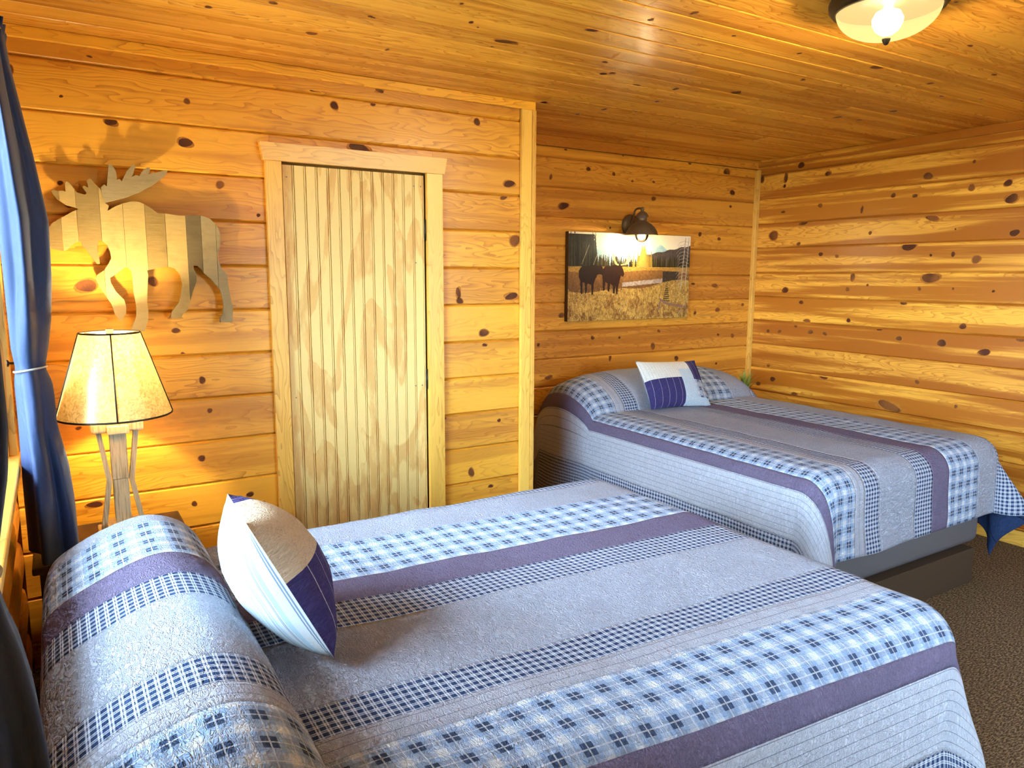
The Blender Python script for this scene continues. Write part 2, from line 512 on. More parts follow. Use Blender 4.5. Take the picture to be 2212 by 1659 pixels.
KA= [(2.882, 2.01, 0.0405, 0.0235), (3.664, 2.1, 0.0195, 0.016), (4.458, 2.189, 0.025, 0.019), (4.445, 2.085, 0.0125, 0.01), (3.316, 1.939, 0.012, 0.0095), (3.277, 1.884, 0.008, 0.0075), (4.133, 1.868, 0.017, 0.0155), (4.336, 1.839, 0.015, 0.0125), (4.082, 1.502, 0.0215, 0.007), (4.313, 1.488, 0.03, 0.0155), (4.355, 1.303, 0.023, 0.016), (4.114, 1.284, 0.0145, 0.012), (4.633, 1.337, 0.016, 0.0105), (2.88, 1.298, 0.023, 0.017), (3.145, 1.135, 0.016, 0.013), (3.754, 1.161, 0.0135, 0.01), (3.384, 1.128, 0.0105, 0.0085), (4.373, 1.11, 0.0125, 0.0105), (4.534, 1.096, 0.0185, 0.0165), (2.696, 1.108, 0.0125, 0.0105), (3.701, 1.051, 0.018, 0.029), (3.94, 0.949, 0.0215, 0.0175), (4.366, 0.885, 0.0105, 0.0095), (2.894, 2.367, 0.011, 0.007), (3.081, 2.259, 0.017, 0.013), (3.298, 2.242, 0.014, 0.011), (3.464, 2.207, 0.0105, 0.0075), (3.659, 2.214, 0.011, 0.008), (4.001, 2.371, 0.016, 0.01), (4.388, 2.334, 0.03, 0.0285), (2.78, 2.187, 0.0105, 0.0175), (3.375, 2.373, 0.01, 0.008), (2.781, 0.886, 0.03, 0.0125), (3.304, 0.991, 0.0125, 0.023)]
KR= [(0.317, 2.365, 0.026, 0.023), (0.664, 2.302, 0.018, 0.028), (0.445, 2.293, 0.0165, 0.037), (0.089, 2.281, 0.0225, 0.016), (0.453, 2.23, 0.0125, 0.012), (-0.898, 2.243, 0.0105, 0.0095), (-0.627, 2.189, 0.029, 0.023), (-0.896, 2.093, 0.02, 0.018), (-1.096, 2.1, 0.022, 0.0185), (-1.124, 2.01, 0.034, 0.0265), (-0.408, 2.089, 0.016, 0.015), (-0.554, 2.073, 0.0165, 0.0115), (0.136, 2.064, 0.017, 0.016), (-0.192, 2.012, 0.0105, 0.025), (0.453, 2.04, 0.021, 0.0085), (-0.676, 1.927, 0.0435, 0.017), (0.267, 1.948, 0.04, 0.015), (0.53, 1.868, 0.043, 0.0315), (-0.265, 1.854, 0.012, 0.011), (-0.824, 1.852, 0.0055, 0.0055), (-1.157, 1.815, 0.0265, 0.021), (0.3, 1.798, 0.016, 0.0135), (-0.542, 1.754, 0.046, 0.0265), (0.106, 1.72, 0.0175, 0.015), (-0.025, 1.704, 0.0145, 0.0115), (-0.823, 1.701, 0.0125, 0.0155), (-0.687, 1.698, 0.0085, 0.009), (-0.962, 1.668, 0.0265, 0.022), (-0.158, 1.559, 0.0175, 0.0285), (-0.697, 1.556, 0.0585, 0.0315), (0.395, 1.456, 0.029, 0.021), (-0.126, 1.473, 0.016, 0.0145), (-0.273, 1.504, 0.0085, 0.008), (-0.632, 1.486, 0.01, 0.0135), (-0.842, 1.49, 0.007, 0.0075), (-1.075, 1.48, 0.009, 0.008), (0.245, 1.37, 0.018, 0.015), (-0.536, 1.394, 0.02, 0.015), (0.187, 1.236, 0.026, 0.0135), (-0.15, 1.258, 0.016, 0.013), (-0.921, 1.263, 0.023, 0.016), (0.28, 1.189, 0.0145, 0.01), (0.15, 1.156, 0.0215, 0.017), (0.029, 1.151, 0.019, 0.013), (-0.387, 1.211, 0.023, 0.0095), (-0.524, 1.159, 0.0205, 0.017), (-0.802, 1.151, 0.031, 0.022), (-1.244, 1.208, 0.0215, 0.016), (0.532, 1.137, 0.0155, 0.0125), (0.424, 1.141, 0.019, 0.012), (-1.057, 1.116, 0.035, 0.021), (0.463, 0.766, 0.026, 0.018), (0.599, 0.716, 0.025, 0.015), (0.017, 0.835, 0.034, 0.0135), (0.51, 0.867, 0.0175, 0.0095), (0.256, 0.678, 0.0265, 0.014), (-0.669, 0.887, 0.0165, 0.0135), (-0.492, 0.701, 0.0805, 0.031), (-0.924, 0.765, 0.011, 0.01)]
KC= [(0.881, -0.484, 0.0185, 0.018), (0.682, -0.724, 0.0155, 0.013), (1.191, -0.448, 0.006, 0.0145), (1.534, -0.785, 0.0445, 0.0195), (1.318, -0.906, 0.0095, 0.0125), (1.206, -1.047, 0.0065, 0.009), (1.83, -1.261, 0.0105, 0.0085), (1.908, -1.392, 0.0115, 0.016), (2.205, -1.297, 0.0085, 0.009), (2.128, -0.63, 0.0165, 0.0175), (2.156, -0.666, 0.0135, 0.0235), (2.022, -0.774, 0.0145, 0.0105), (1.728, -1.068, 0.024, 0.0165), (2.881, -0.708, 0.0225, 0.0315), (2.953, -1.03, 0.007, 0.013), (3.037, -1.334, 0.0295, 0.025), (2.587, -0.604, 0.0145, 0.0195), (2.212, -0.021, 0.028, 0.0345), (2.576, -0.077, 0.0145, 0.0265), (2.532, 0.103, 0.013, 0.024), (3.96, -0.647, 0.0155, 0.019), (3.791, -0.627, 0.0175, 0.03), (2.38, -0.554, 0.02, 0.0165), (0.51, -0.569, 0.013, 0.0115), (0.997, -0.774, 0.008, 0.009), (2.593, -1.286, 0.0105, 0.01), (3.903, -0.881, 0.0205, 0.02), (3.491, -1.307, 0.016, 0.016)]
ANTLER= [(0.185, 1.885), (0.196, 1.897), (0.205, 1.89), (0.216, 1.971), (0.221, 1.976), (0.231, 1.965), (0.24, 1.945), (0.241, 1.916), (0.249, 1.922), (0.257, 1.912), (0.275, 1.95), (0.297, 1.975), (0.305, 1.976), (0.306, 1.966), (0.296, 1.937), (0.289, 1.93), (0.308, 1.94), (0.318, 1.936), (0.333, 1.959), (0.35, 1.971), (0.358, 1.97), (0.357, 1.956), (0.35, 1.944), (0.374, 1.957), (0.371, 1.949), (0.399, 1.961), (0.421, 1.965), (0.412, 1.945), (0.368, 1.908), (0.322, 1.878), (0.276, 1.856), (0.196, 1.829), (0.187, 1.856)]
MOOSE= [(0.024, 1.865), (0.036, 1.868), (0.046, 1.864), (0.057, 1.867), (0.069, 1.863), (0.069, 1.893), (0.075, 1.901), (0.085, 1.894), (0.105, 1.863), (0.118, 1.859), (0.132, 1.856), (0.137, 1.862), (0.125, 1.883), (0.13, 1.889), (0.144, 1.882), (0.141, 1.905), (0.147, 1.915), (0.155, 1.915), (0.166, 1.899), (0.184, 1.879), (0.189, 1.851), (0.196, 1.828), (0.208, 1.819), (0.202, 1.8), (0.229, 1.818), (0.256, 1.831), (0.288, 1.84), (0.315, 1.839), (0.334, 1.829), (0.354, 1.817), (0.376, 1.799), (0.408, 1.799), (0.454, 1.793), (0.502, 1.796), (0.541, 1.796), (0.569, 1.786), (0.593, 1.762), (0.605, 1.731), (0.605, 1.695), (0.6, 1.664), (0.592, 1.648), (0.592, 1.622), (0.604, 1.585), (0.625, 1.559), (0.626, 1.533), (0.633, 1.464), (0.637, 1.442), (0.642, 1.426), (0.636, 1.362), (0.588, 1.363), (0.589, 1.379), (0.6, 1.4), (0.605, 1.427), (0.601, 1.475), (0.592, 1.501), (0.578, 1.52), (0.562, 1.541), (0.533, 1.567), (0.527, 1.58), (0.513, 1.595), (0.497, 1.596), (0.495, 1.584), (0.506, 1.559), (0.505, 1.533), (0.488, 1.491), (0.471, 1.435), (0.467, 1.419), (0.449, 1.404), (0.438, 1.386), (0.412, 1.384), (0.395, 1.387), (0.409, 1.415), (0.435, 1.451), (0.446, 1.487), (0.451, 1.528), (0.446, 1.559), (0.428, 1.584), (0.41, 1.59), (0.381, 1.589), (0.349, 1.581), (0.325, 1.576), (0.327, 1.558), (0.321, 1.498), (0.317, 1.447), (0.32, 1.417), (0.315, 1.377), (0.301, 1.336), (0.252, 1.341), (0.267, 1.373), (0.276, 1.398), (0.278, 1.438), (0.272, 1.488), (0.272, 1.548), (0.269, 1.573), (0.258, 1.588), (0.245, 1.585), (0.231, 1.573), (0.194, 1.546), (0.195, 1.528), (0.21, 1.494), (0.237, 1.461), (0.242, 1.434), (0.24, 1.409), (0.22, 1.379), (0.202, 1.405), (0.192, 1.445), (0.176, 1.474), (0.157, 1.509), (0.144, 1.543), (0.151, 1.558), (0.177, 1.577), (0.193, 1.602), (0.203, 1.621), (0.201, 1.646), (0.192, 1.674), (0.175, 1.688), (0.164, 1.688), (0.158, 1.659), (0.162, 1.621), (0.163, 1.599), (0.154, 1.599), (0.137, 1.623), (0.124, 1.649), (0.108, 1.668), (0.107, 1.682), (0.092, 1.681), (0.079, 1.672), (0.061, 1.652), (0.044, 1.645), (0.024, 1.651), (0.008, 1.653), (0.001, 1.679), (0.004, 1.726), (0.02, 1.749), (0.049, 1.768), (0.071, 1.782), (0.09, 1.794), (0.106, 1.802), (0.093, 1.808), (0.069, 1.814), (0.042, 1.834), (0.029, 1.851)]
CUTS= [0.047, 0.099, 0.176, 0.254, 0.33, 0.401, 0.477, 0.533, 0.589]

# ------------------------------------------------------------------ boards
def M_door(u, w, d): return (u, -d, w)
def M_alc(u, w, d): return (u, P - d, w)
def M_right(u, w, d): return (WR - d, u, w)
def M_ceil(u, w, d): return (u, w, H - d)
def M_left(u, w, d): return (WL + d, u, w)
def M_back(u, w, d): return (u, YB + d, w)
def M_side(u, w, d): return (C + d, u, w)

def plank(parent, M, u0, u1, w0, w1, mat, knots=(), ch=0.0075, dep=0.009, proud=0.0):
    """one tongue-and-groove board with chamfered long edges and its own knots"""
    g = 0.0006
    w0 += g
    w1 -= g
    prof = [(w0, -0.018), (w0, -dep), (w0 + ch, proud), (w1 - ch, proud), (w1, -dep), (w1, -0.018)]
    vs, uv, fs, mi = [], [], [], []
    nseg = 1
    for i in range(nseg + 1):
        u = u0 + (u1 - u0) * i / nseg
        for w, d in prof:
            vs.append(M(u, w, d))
            uv.append((u, w))
    n = len(prof)
    for i in range(nseg):
        for k in range(n - 1):
            a = i * n + k
            fs.append((a, a + 1, a + n + 1, a + n))
            mi.append(0)
    fs.append(tuple(range(n)))
    fs.append(tuple(nseg * n + k for k in range(n)))
    mi += [0, 0]
    rng = random.Random(int((u0 * 7 + w0 * 131) * 1000))
    for (ku, kw, ra, rb) in knots:
        if not (u0 + 0.004 < ku < u1 - 0.004 and w0 <= kw <= w1):
            continue
        for scale, dd, idx in ((1.17, 0.00025, 2), (0.95, 0.0005, 1)):
            b0 = len(vs)
            tilt = rng.uniform(-0.3, 0.3)
            for q in range(14):
                a = 2 * PI * q / 14
                rr = scale * (1 + 0.10 * math.sin(2 * a + ku * 9) + 0.06 * math.sin(3 * a + kw * 7))
                x, y = ra * rr * math.cos(a), rb * rr * math.sin(a)
                uu = ku + x * math.cos(tilt) - y * math.sin(tilt)
                ww = kw + x * math.sin(tilt) + y * math.cos(tilt)
                uu = min(max(uu, u0 + 0.002), u1 - 0.002)
                ww = min(max(ww, w0 + ch), w1 - ch)
                vs.append(M(uu, ww, proud + dd))
                uv.append((uu, ww))
            fs.append(tuple(range(b0, b0 + 14)))
            mi.append(idx)
    return mesh('plank', vs, fs, [mat, KNOT, KRING], parent, False, uv, mi)

def rows(z0, z1, off, sp):
    k0 = math.floor((z0 - off) / sp)
    out = []
    z = off + k0 * sp
    while z < z1 - 1e-4:
        a, b = max(z, z0), min(z + sp, z1)
        if b - a > 0.012:
            out.append((a, b))
        z += sp
    return out

def extra_knots(n, u0, u1, w0, w1, seed, r=(0.006, 0.02)):
    g = random.Random(seed)
    out = []
    for _ in range(n):
        ra = g.uniform(*r)
        out.append((g.uniform(u0, u1), g.uniform(w0, w1), ra, ra * g.uniform(0.5, 0.95)))
    return out

# floor
floor = tag(box('floor', WL - 0.1, WR + 0.1, YB - 0.1, P + 0.1, -0.1, 0, CARPET, None, 0), kind='structure')
floor['label'] = 'dark brown and tan loop pile carpet'
# ceiling
ceil = box('ceiling', WL - 0.15, WR + 0.12, YB - 0.12, P + 0.12, H + 0.018, H + 0.1, CORNER, None, 0)
tag(ceil, 'ceiling of amber knotty pine boards', kind='structure')
KCX = KC + extra_knots(40, 2.4, 4.6, -3.0, 0.6, 5, (0.006, 0.016)) + extra_knots(14, 0, 2.2, -1.4, 0.0, 8, (0.005, 0.012))
CSP = 0.134
rg = random.Random(3)
for a, b in rows(YB, P, -0.012, CSP):
    x0 = C + 0.0 if a > -0.02 else WL
    j = rg.uniform(x0 + 0.9, WR - 0.7)
    plank(ceil, M_ceil, x0, j, a, b, PINE_C, KCX, 0.006, 0.006)
    plank(ceil, M_ceil, j + 0.0008, WR, a, b, PINE_C, KCX, 0.006, 0.006)

# door wall
DX0, DX1, DZ = 0.875, 1.558, 2.037
wd = box('wall_back', WL - 0.1, C - 0.006, 0.018, 0.12, 0, H + 0.02, CORNER, None, 0)
tag(wd, 'knotty pine board wall around the plywood door', kind='structure')
for a, b in rows(0, H - 0.03, 0.110, S):
    if b > 2.10 and a < 2.10:
        plank(wd, M_door, WL, 0.83, a, b, PINE_L, KD)
        plank(wd, M_door, 1.60, C - 0.03, a, b, PINE_L, KD)
        plank(wd, M_door, 0.8306, 1.5994, 2.06, b, PINE_L, KD)
    elif a >= 2.10:
        plank(wd, M_door, WL, C - 0.03, a, b, PINE_L, KD)
    else:
        plank(wd, M_door, WL, 0.83, a, b, PINE_L, KD)
        plank(wd, M_door, 1.60, C - 0.03, a, b, PINE_L, KD)
# alcove wall
wa = box('wall_alcove', C - 0.12, WR + 0.1, P + 0.018, P + 0.12, 0, H + 0.02, CORNER, None, 0)
tag(wa, 'amber knotty pine wall behind the picture', kind='structure')
for a, b in rows(0, H - 0.06, 0.0804, S):
    plank(wa, M_alc, C, WR, a, b, PINE_A, KA)
ws = box('wall_alcove_side', C - 0.12, C - 0.018, 0.121, P + 0.018, 0, H + 0.02, CORNER, None, 0)
tag(ws, 'pine side wall of the sleeping alcove', kind='structure')
for a, b in rows(0, H - 0.06, 0.0804, S):
    plank(ws, M_side, 0.08, P, a, b, PINE_A)
# right wall
wr = box('wall_right', WR + 0.018, WR + 0.1, YB - 0.1, P + 0.12, 0, H + 0.02, CORNER, None, 0)
tag(wr, 'pine board wall with dark heartwood streaks and many knots', kind='structure')
for a, b in rows(0.09, H - 0.04, 0.1032, S):
    plank(wr, M_right, -2.6, P, a, b, PINE_R, KR)
    plank(wr, M_right, YB, -2.601, a, b, PINE_R)
# wall behind the camera
bm = bmesh.new()
for (xa, xb, za, zb) in ((WL - 0.1, VX0, 0, H + 0.02), (VX1, WR + 0.1, 0, H + 0.02), (VX0, VX1, 0, WZ0), (VX0, VX1, WZ1, H + 0.02)):
    box_bm(xa, xb, YB - 0.12, YB - 0.018, za, zb, 0, 1, bm)
wb = from_bm('wall_front', bm, CORNER)
tag(wb, 'pine board wall facing the door wall', kind='structure')
for a, b in rows(0, WZ0, 0.05, S) + rows(WZ1, H, 0.05, S):
    plank(wb, M_back, WL, WR, a, b, PINE_L)
for a, b in rows(WZ0, WZ1, 0.05, S):
    plank(wb, M_back, WL, VX0, a, b, PINE_L)
    plank(wb, M_back, VX1, WR, a, b, PINE_L)

# left wall of half logs with the window opening
bm = bmesh.new()
xa, xb = WL - 0.12, WL - 0.035
for (ya, yb, za, zb) in ((YB, VY0, 0, H + 0.02), (VY1, WY0, 0, H + 0.02), (WY1, 0.12, 0, H + 0.02), (VY0, VY1, 0, WZ0), (VY0, VY1, WZ1, H + 0.02), (WY0, WY1, 0, WZ0), (WY0, WY1, WZ1, H + 0.02)):
    box_bm(xa, xb, ya, yb, za, zb, 0, 1, bm)
wl = from_bm('wall_left', bm, CORNER)
tag(wl, 'half log wall with the window', kind='structure')
def log(u0, u1, w0, w1):
    vs, uv, fs = [], [], []
    n = 7
    for u in (u0, u1):
        for i in range(n):
            t = i / (n - 1)
            d = -0.034 + 0.034 * math.sqrt(max(0, 1 - (2 * t - 1) ** 2)) ** 0.8
            w = w0 + (w1 - w0) * t
            vs.append(M_left(u, w, d))
            uv.append((u, w))
    for i in range(n - 1):
        fs.append((i, i + 1, n + i + 1, n + i))
    fs.append(tuple(range(n)))
    fs.append(tuple(range(n, 2 * n)))
    mesh('log', vs, fs, PINE_A, wl, True, uv)
LH = WZ0 / 5
for i in range(5):
    log(YB, 0.0, i * LH, (i + 1) * LH)
LH2 = (WZ1 - WZ0) / 6
for i in range(6):
    log(YB, VY0, WZ0 + i * LH2, WZ0 + (i + 1) * LH2)
    log(VY1, WY0, WZ0 + i * LH2, WZ0 + (i + 1) * LH2)
    log(WY1, 0.0, WZ0 + i * LH2, WZ0 + (i + 1) * LH2)
for i in range(2):
    h = (H - WZ1) / 2
    log(YB, 0.0, WZ1 + i * h, WZ1 + (i + 1) * h)

# window
def ubox(name, x0, x1, y0, y1, z0, z1, mat, parent, bev=0.002):
    bm = box_bm(x0, x1, y0, y1, z0, z1, bev)
    vs = [v.co.copy() for v in bm.verts]
    bm.verts.index_update()
    fs = [[v.index for v in f.verts] for f in bm.faces]
    bm.free()
    e = (x1 - x0, y1 - y0, z1 - z0)
    ax = e.index(max(e))
    other = [i for i in range(3) if i != ax]
    uv = [(v[ax], v[other[0]] + v[other[1]]) for v in vs]
    return mesh(name, vs, fs, mat, parent, False, uv)
t_ = 0.07
VINYL = plain('white_vinyl', (0.75, 0.75, 0.74), 0.4)
kg = NB('window_glass', 0.02)
tr = kg.n('ShaderNodeBsdfTransparent')
gl = kg.n('ShaderNodeBsdfGlossy')
gl.inputs['Roughness'].default_value = 0.02
ms = kg.n('ShaderNodeMixShader')
fr = kg.n('ShaderNodeFresnel')
fr.inputs[0].default_value = 1.45
kg.nt.links.new(fr.outputs[0], ms.inputs[0])
kg.nt.links.new(tr.outputs[0], ms.inputs[1])
kg.nt.links.new(gl.outputs[0], ms.inputs[2])
kg.nt.links.new(ms.outputs[0], kg.nt.nodes['Material Output'].inputs[0])
GLASS = kg.m
def window(name, label, y0, y1):
    w = empty(name, (WL, (y0 + y1) / 2, WZ0), label, kind='structure')
    ubox('sill', WL - 0.11, WL + 0.035, y0 - t_, y1 + t_, WZ0 - 0.03, WZ0, PINE_T, w, 0.004)
    ubox('casing', WL, WL + 0.025, y0 - t_, y0, WZ0, WZ1 + t_, PINE_T, w)
    ubox('casing', WL, WL + 0.025, y1, y1 + t_, WZ0, WZ1 + t_, PINE_T, w)
    ubox('casing', WL, WL + 0.025, y0, y1, WZ1, WZ1 + t_, PINE_T, w)
    for y in (y0, y1 - 0.02):
        ubox('jamb', WL - 0.12, WL, y, y + 0.02, WZ0, WZ1, PINE_T, w)
    ubox('jamb', WL - 0.12, WL, y0, y1, WZ1 - 0.02, WZ1, PINE_T, w)
    ym = (y0 + y1) / 2
    for y, q in ((y0 + 0.02, 0.035), (ym - 0.022, 0.044), (y1 - 0.055, 0.035)):
        ubox('sash_stile', WL - 0.105, WL - 0.075, y, y + q, WZ0, WZ1 - 0.02, VINYL, w)
    for z in (WZ0, WZ1 - 0.055):
        ubox('sash_rail', WL - 0.10, WL - 0.08, y0 + 0.02, y1 - 0.02, z, z + 0.035, VINYL, w)
    for a, b in ((y0 + 0.05, ym - 0.02), (ym + 0.02, y1 - 0.05)):
        box('pane', WL - 0.092, WL - 0.088, a, b, WZ0 + 0.03, WZ1 - 0.05, GLASS, w, 0)
window('window_1', 'wide window behind the navy curtains', WY0, WY1)
window('added_window_2', 'unseen window added to the log wall beside the viewer for daylight', VY0, VY1)
w3 = empty('added_window_3', ((VX0 + VX1) / 2, YB, WZ0), 'unseen window added behind the viewer for daylight on the beds', kind='structure')
ubox('sill', VX0 - t_, VX1 + t_, YB - 0.11, YB + 0.035, WZ0 - 0.03, WZ0, PINE_T, w3, 0.004)
for x in (VX0 - t_, VX1):
    ubox('casing', x, x + t_, YB, YB + 0.025, WZ0, WZ1 + t_, PINE_T, w3)
ubox('casing', VX0, VX1, YB, YB + 0.025, WZ1, WZ1 + t_, PINE_T, w3)
for x in (VX0, (VX0 + VX1) / 2 - 0.02, VX1 - 0.04):
    ubox('sash_stile', x, x + 0.04, YB - 0.105, YB - 0.075, WZ0, WZ1, VINYL, w3)
for z in (WZ0, WZ1 - 0.04):
    ubox('sash_rail', VX0, VX1, YB - 0.10, YB - 0.08, z, z + 0.04, VINYL, w3)
for a, b in ((VX0 + 0.03, (VX0 + VX1) / 2 - 0.01), ((VX0 + VX1) / 2 + 0.01, VX1 - 0.03)):
    box('pane', a, b, YB - 0.092, YB - 0.088, WZ0 + 0.03, WZ1 - 0.03, GLASS, w3, 0)
gr = box('ground', -40, 40, -40, 40, -0.6, -0.5, plain('outdoor_grass', (0.16, 0.18, 0.10), 0.9), None, 0)
tag(gr, 'open grass outside the window', kind='structure')

# trims
def trim(name, *a, label='flat pine trim board', mat=None):
    o = ubox(name, *a, mat or PINE_T, None, 0.003)
    return tag(o, label, kind='structure')
TH = 0.042
trim('trim_1', WL, C + 0.002, -0.018, 0.0, H - TH, H, label='pine trim along the ceiling above the door wall', mat=PINE_L)
trim('trim_2', C, WR, P - 0.016, P, H - 0.062, H, label='pine trim along the ceiling over the picture wall', mat=PINE_A)
trim('trim_3', WR - 0.016, WR, YB, P - 0.016, H - 0.052, H, label='pine trim along the ceiling of the right wall', mat=PINE_R)
trim('trim_4', C - 0.083, C - 0.022, -0.022, 0.0, 0, H - TH, label='pine corner board at the alcove edge')
trim('trim_5', C - 0.021, C + 0.002, -0.026, 0.08, 0, H - TH, label='narrow pine edge board at the alcove corner')
trim('trim_6', WR - 0.034, WR, P - 0.034, P, 0, H - 0.07, label='pine strip in the alcove corner')
trim('baseboard_right', WR - 0.014, WR, YB, P - 0.034, 0, 0.089, label='pine baseboard of the right wall')
trim('baseboard_back', 1.66, C - 0.084, -0.014, 0, 0, 0.09, label='pine baseboard right of the door')

# door
door = empty('door_1', ((DX0 + DX1) / 2, 0, 0), 'narrow door of beaded plywood in a pine frame', kind='structure')
nb = 13
edges = [DX0 + 0.005 + (DX1 - DX0 - 0.010) * i / nb for i in range(nb + 1)]
for i in range(nb):
    x0, x1 = edges[i] + 0.0009, edges[i + 1] - 0.0009
    bd, sp = 0.0032, 0.0072
    prof = [(x0, 0.016), (x0, 0.006), (x0 + 0.0025, 0.001), (x1 - sp - 0.0025, 0.001), (x1 - sp, 0.006), (x1 - sp + 0.0016, 0.0014), (x1 - 0.0016, 0.0014), (x1, 0.006), (x1, 0.016)]
    n = len(prof)
    vs = [(x, y, z) for z in (0.012, DZ - 0.006) for x, y in prof]
    fs = [(k, k + 1, n + k + 1, n + k) for k in range(n - 1)] + [tuple(range(n)), tuple(range(n, 2 * n))]
    mesh('bead_board', vs, fs, PLY, door)
ubox('casing', DX0 - 0.070, DX0, -0.022, 0.0, 0, DZ + 0.005, PINE_T, door)
ubox('casing', DX1, DX1 + 0.084, -0.022, 0.0, 0, DZ + 0.005, PINE_T, door)
hx0, hx1, hz0, hz1 = DX0 - 0.078, DX1 + 0.092, DZ + 0.005, DZ + 0.078
vs = [(hx0, -0.026, hz0), (hx1, -0.026, hz0), (hx1 + 0.012, -0.032, hz1), (hx0 - 0.012, -0.032, hz1), (hx0, 0, hz0), (hx1, 0, hz0), (hx1 + 0.012, 0, hz1), (hx0 - 0.012, 0, hz1)]
mesh('header', vs, [(0, 1, 2, 3), (7, 6, 5, 4), (0, 4, 5, 1), (1, 5, 6, 2), (2, 6, 7, 3), (3, 7, 4, 0)], PINE_T, door, False, [(v[0], v[2]) for v in vs])
for zz in (1.776, 1.05, 0.25):
    h = lathe('hinge', [(0.0, -0.05), (0.005, -0.05), (0.005, 0.05), (0.0, 0.05)], (DX1 - 0.003, -0.004, zz), IRON, door, 12)
SCREW = plain('screw_head', (0.30, 0.27, 0.20), 0.4, 0.5, 0.6)
for x, z in ((0.90, 1.98), (1.50, 1.98), (1.535, 1.98), (1.505, 1.62), (0.905, 1.01), (1.495, 1.02), (1.53, 1.02)):
    lathe('screw', [(0.0, 0.0016), (0.003, 0.0016), (0.0036, 0.0)], (x, 0.0008, z), SCREW, door, 10, (0, -1, 0))

# ------------------------------------------------------------------ beds and quilts
HW, RR = 0.765, 0.12
BANDS = [(-1.20, -1.10, 'grey_strip', Q_GREY), (-1.10, -0.93, 'navy_strip', Q_NAVY), (-0.93, -0.665, 'checked_border', Q_CHECK),
         (-0.665, -0.478, 'grey_strip', Q_GREY), (-0.478, -0.207, 'plaid_strip', Q_PLAID), (-0.207, -0.065, 'purple_strip', Q_PURP),
         (-0.065, 0.068, 'checked_strip', Q_CHECK), (0.068, 0.355, 'grey_panel', Q_GREY), (0.355, 0.46, 'checked_strip', Q_CHECK),
         (0.46, 0.53, 'grey_strip', Q_GPIN), (0.53, 0.732, 'plaid_strip', Q_PLAID), (0.732, 0.795, 'purple_strip', Q_PURP),
         (0.795, 1.015, 'pinstripe_panel', Q_PINS), (1.015, 1.28, 'checked_border', Q_CHECK), (1.28, 1.30, 'binding', Q_NAVY)]

def smooth01(x):
    x = min(max(x, 0.0), 1.0)
    return x * x * (3 - 2 * x)

def quilt(label, group, org, sd, td, L, hump, tp, epow, skew, foot_drop, corner_neg, corner_pos, seed):
    root = empty('quilt', (org[0] + sd[0] * L / 2, org[1] + sd[1] * L / 2, TOP), label, 'quilt', group)
    hp = catmull([(a, h, 0) for a, h in hump], 10)
    sarr, tot = [0.0], 0.0
    for i in range(1, len(hp)):
        tot += (hp[i] - hp[i - 1]).length
        sarr.append(tot)
    a_end = hump[-1][0]
    a_beg = hump[0][0]
    s_foot = tot + (L - RR - a_end) + foot_drop
    ds_ = 0.0135
    S_ = list(np.linspace(0, tot, int(tot / 0.010))) + list(np.linspace(tot, s_foot, int((s_foot - tot) / ds_))[1:])
    def centre(s):
        if s >= tot:
            a = a_end + s - tot
            return a, 0.0, a
        i = int(np.searchsorted(sarr, s, side='right')) - 1
        i = min(max(i, 0), len(hp) - 2)
        f = (s - sarr[i]) / max(sarr[i + 1] - sarr[i], 1e-9)
        p_ = hp[i].lerp(hp[i + 1], f)
        return p_.x, p_.y, a_beg + (a_end - a_beg) * s / tot
    CEN = [centre(s) for s in S_]
    def pos(s, cen, t):
        a1, h1, a0 = cen
        tg = t + skew * (a0 - 1.0)
        E = max(0.0, 1 - abs(tg / tp) ** epow) ** 0.55
        a = a0 + (a1 - a0) * E
        h = h1 * E if h1 > 0 else h1
        wob = mnoise.noise(Vector((a * 4.2 + seed, tg * 4.2, 0))) * 0.006 + mnoise.noise(Vector((a * 11 + seed, tg * 11, 5))) * 0.0022
        sg = 1 if tg >= 0 else -1
        dt = max(0.0, abs(tg) - (HW - RR))
        da = max(0.0, a - (L - RR))
        if dt == 0 and da == 0:
            x, y, z = a, tg, TOP + h + wob
        else:
            rho = math.hypot(dt, da)
            th = math.atan2(dt, da) / (PI / 2)
            q = RR * PI / 2
            if rho < q:
                out, drop, e = RR * math.sin(rho / RR), RR * (1 - math.cos(rho / RR)), 0.0
            else:
                e = rho - q
                pk, amp, wid = corner_neg if sg < 0 else corner_pos
                fl = 0.035 + amp * math.exp(-((th - pk) / wid) ** 2) * (4 * th * (1 - th)) ** 0.5
                fold = 0.10 * mnoise.noise(Vector((a * 3.6 + seed * 3, tg * 3.6, 2.0))) * smooth01(e / 0.3)
                out, drop = RR + e * (math.sin(fl) + fold), RR + e * math.cos(fl)
            ang = th * PI / 2
            x = min(a, L - RR) + out * math.cos(ang)
            y = max(-(HW - RR), min(HW - RR, tg)) + sg * out * math.sin(ang)
            z = max(TOP + h - drop + wob * (1 - smooth01(drop / 0.1)), 0.03)
        return (org[0] + sd[0] * x + td[0] * y, org[1] + sd[1] * x + td[1] * y, z)
    for (t0, t1, nm, mt) in BANDS:
        nt_ = max(2, int(round((t1 - t0) / 0.0135)))
        T_ = np.linspace(t0, t1, nt_ + 1)
        vs, uv, fs = [], [], []
        for s, cen in zip(S_, CEN):
            for t in T_:
                vs.append(pos(s, cen, float(t)))
                uv.append((s, float(t)))
        m = nt_ + 1
        for i in range(len(S_) - 1):
            for j in range(nt_):
                a = i * m + j
                fs.append((a, a + 1, a + m + 1, a + m))
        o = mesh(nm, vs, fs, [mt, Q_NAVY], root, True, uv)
        sm = o.modifiers.new('thickness', 'SOLIDIFY')
        sm.thickness = 0.009
        sm.offset = -1
        sm.material_offset = 1
        sm.material_offset_rim = 1
        sm.use_rim = True
    return root

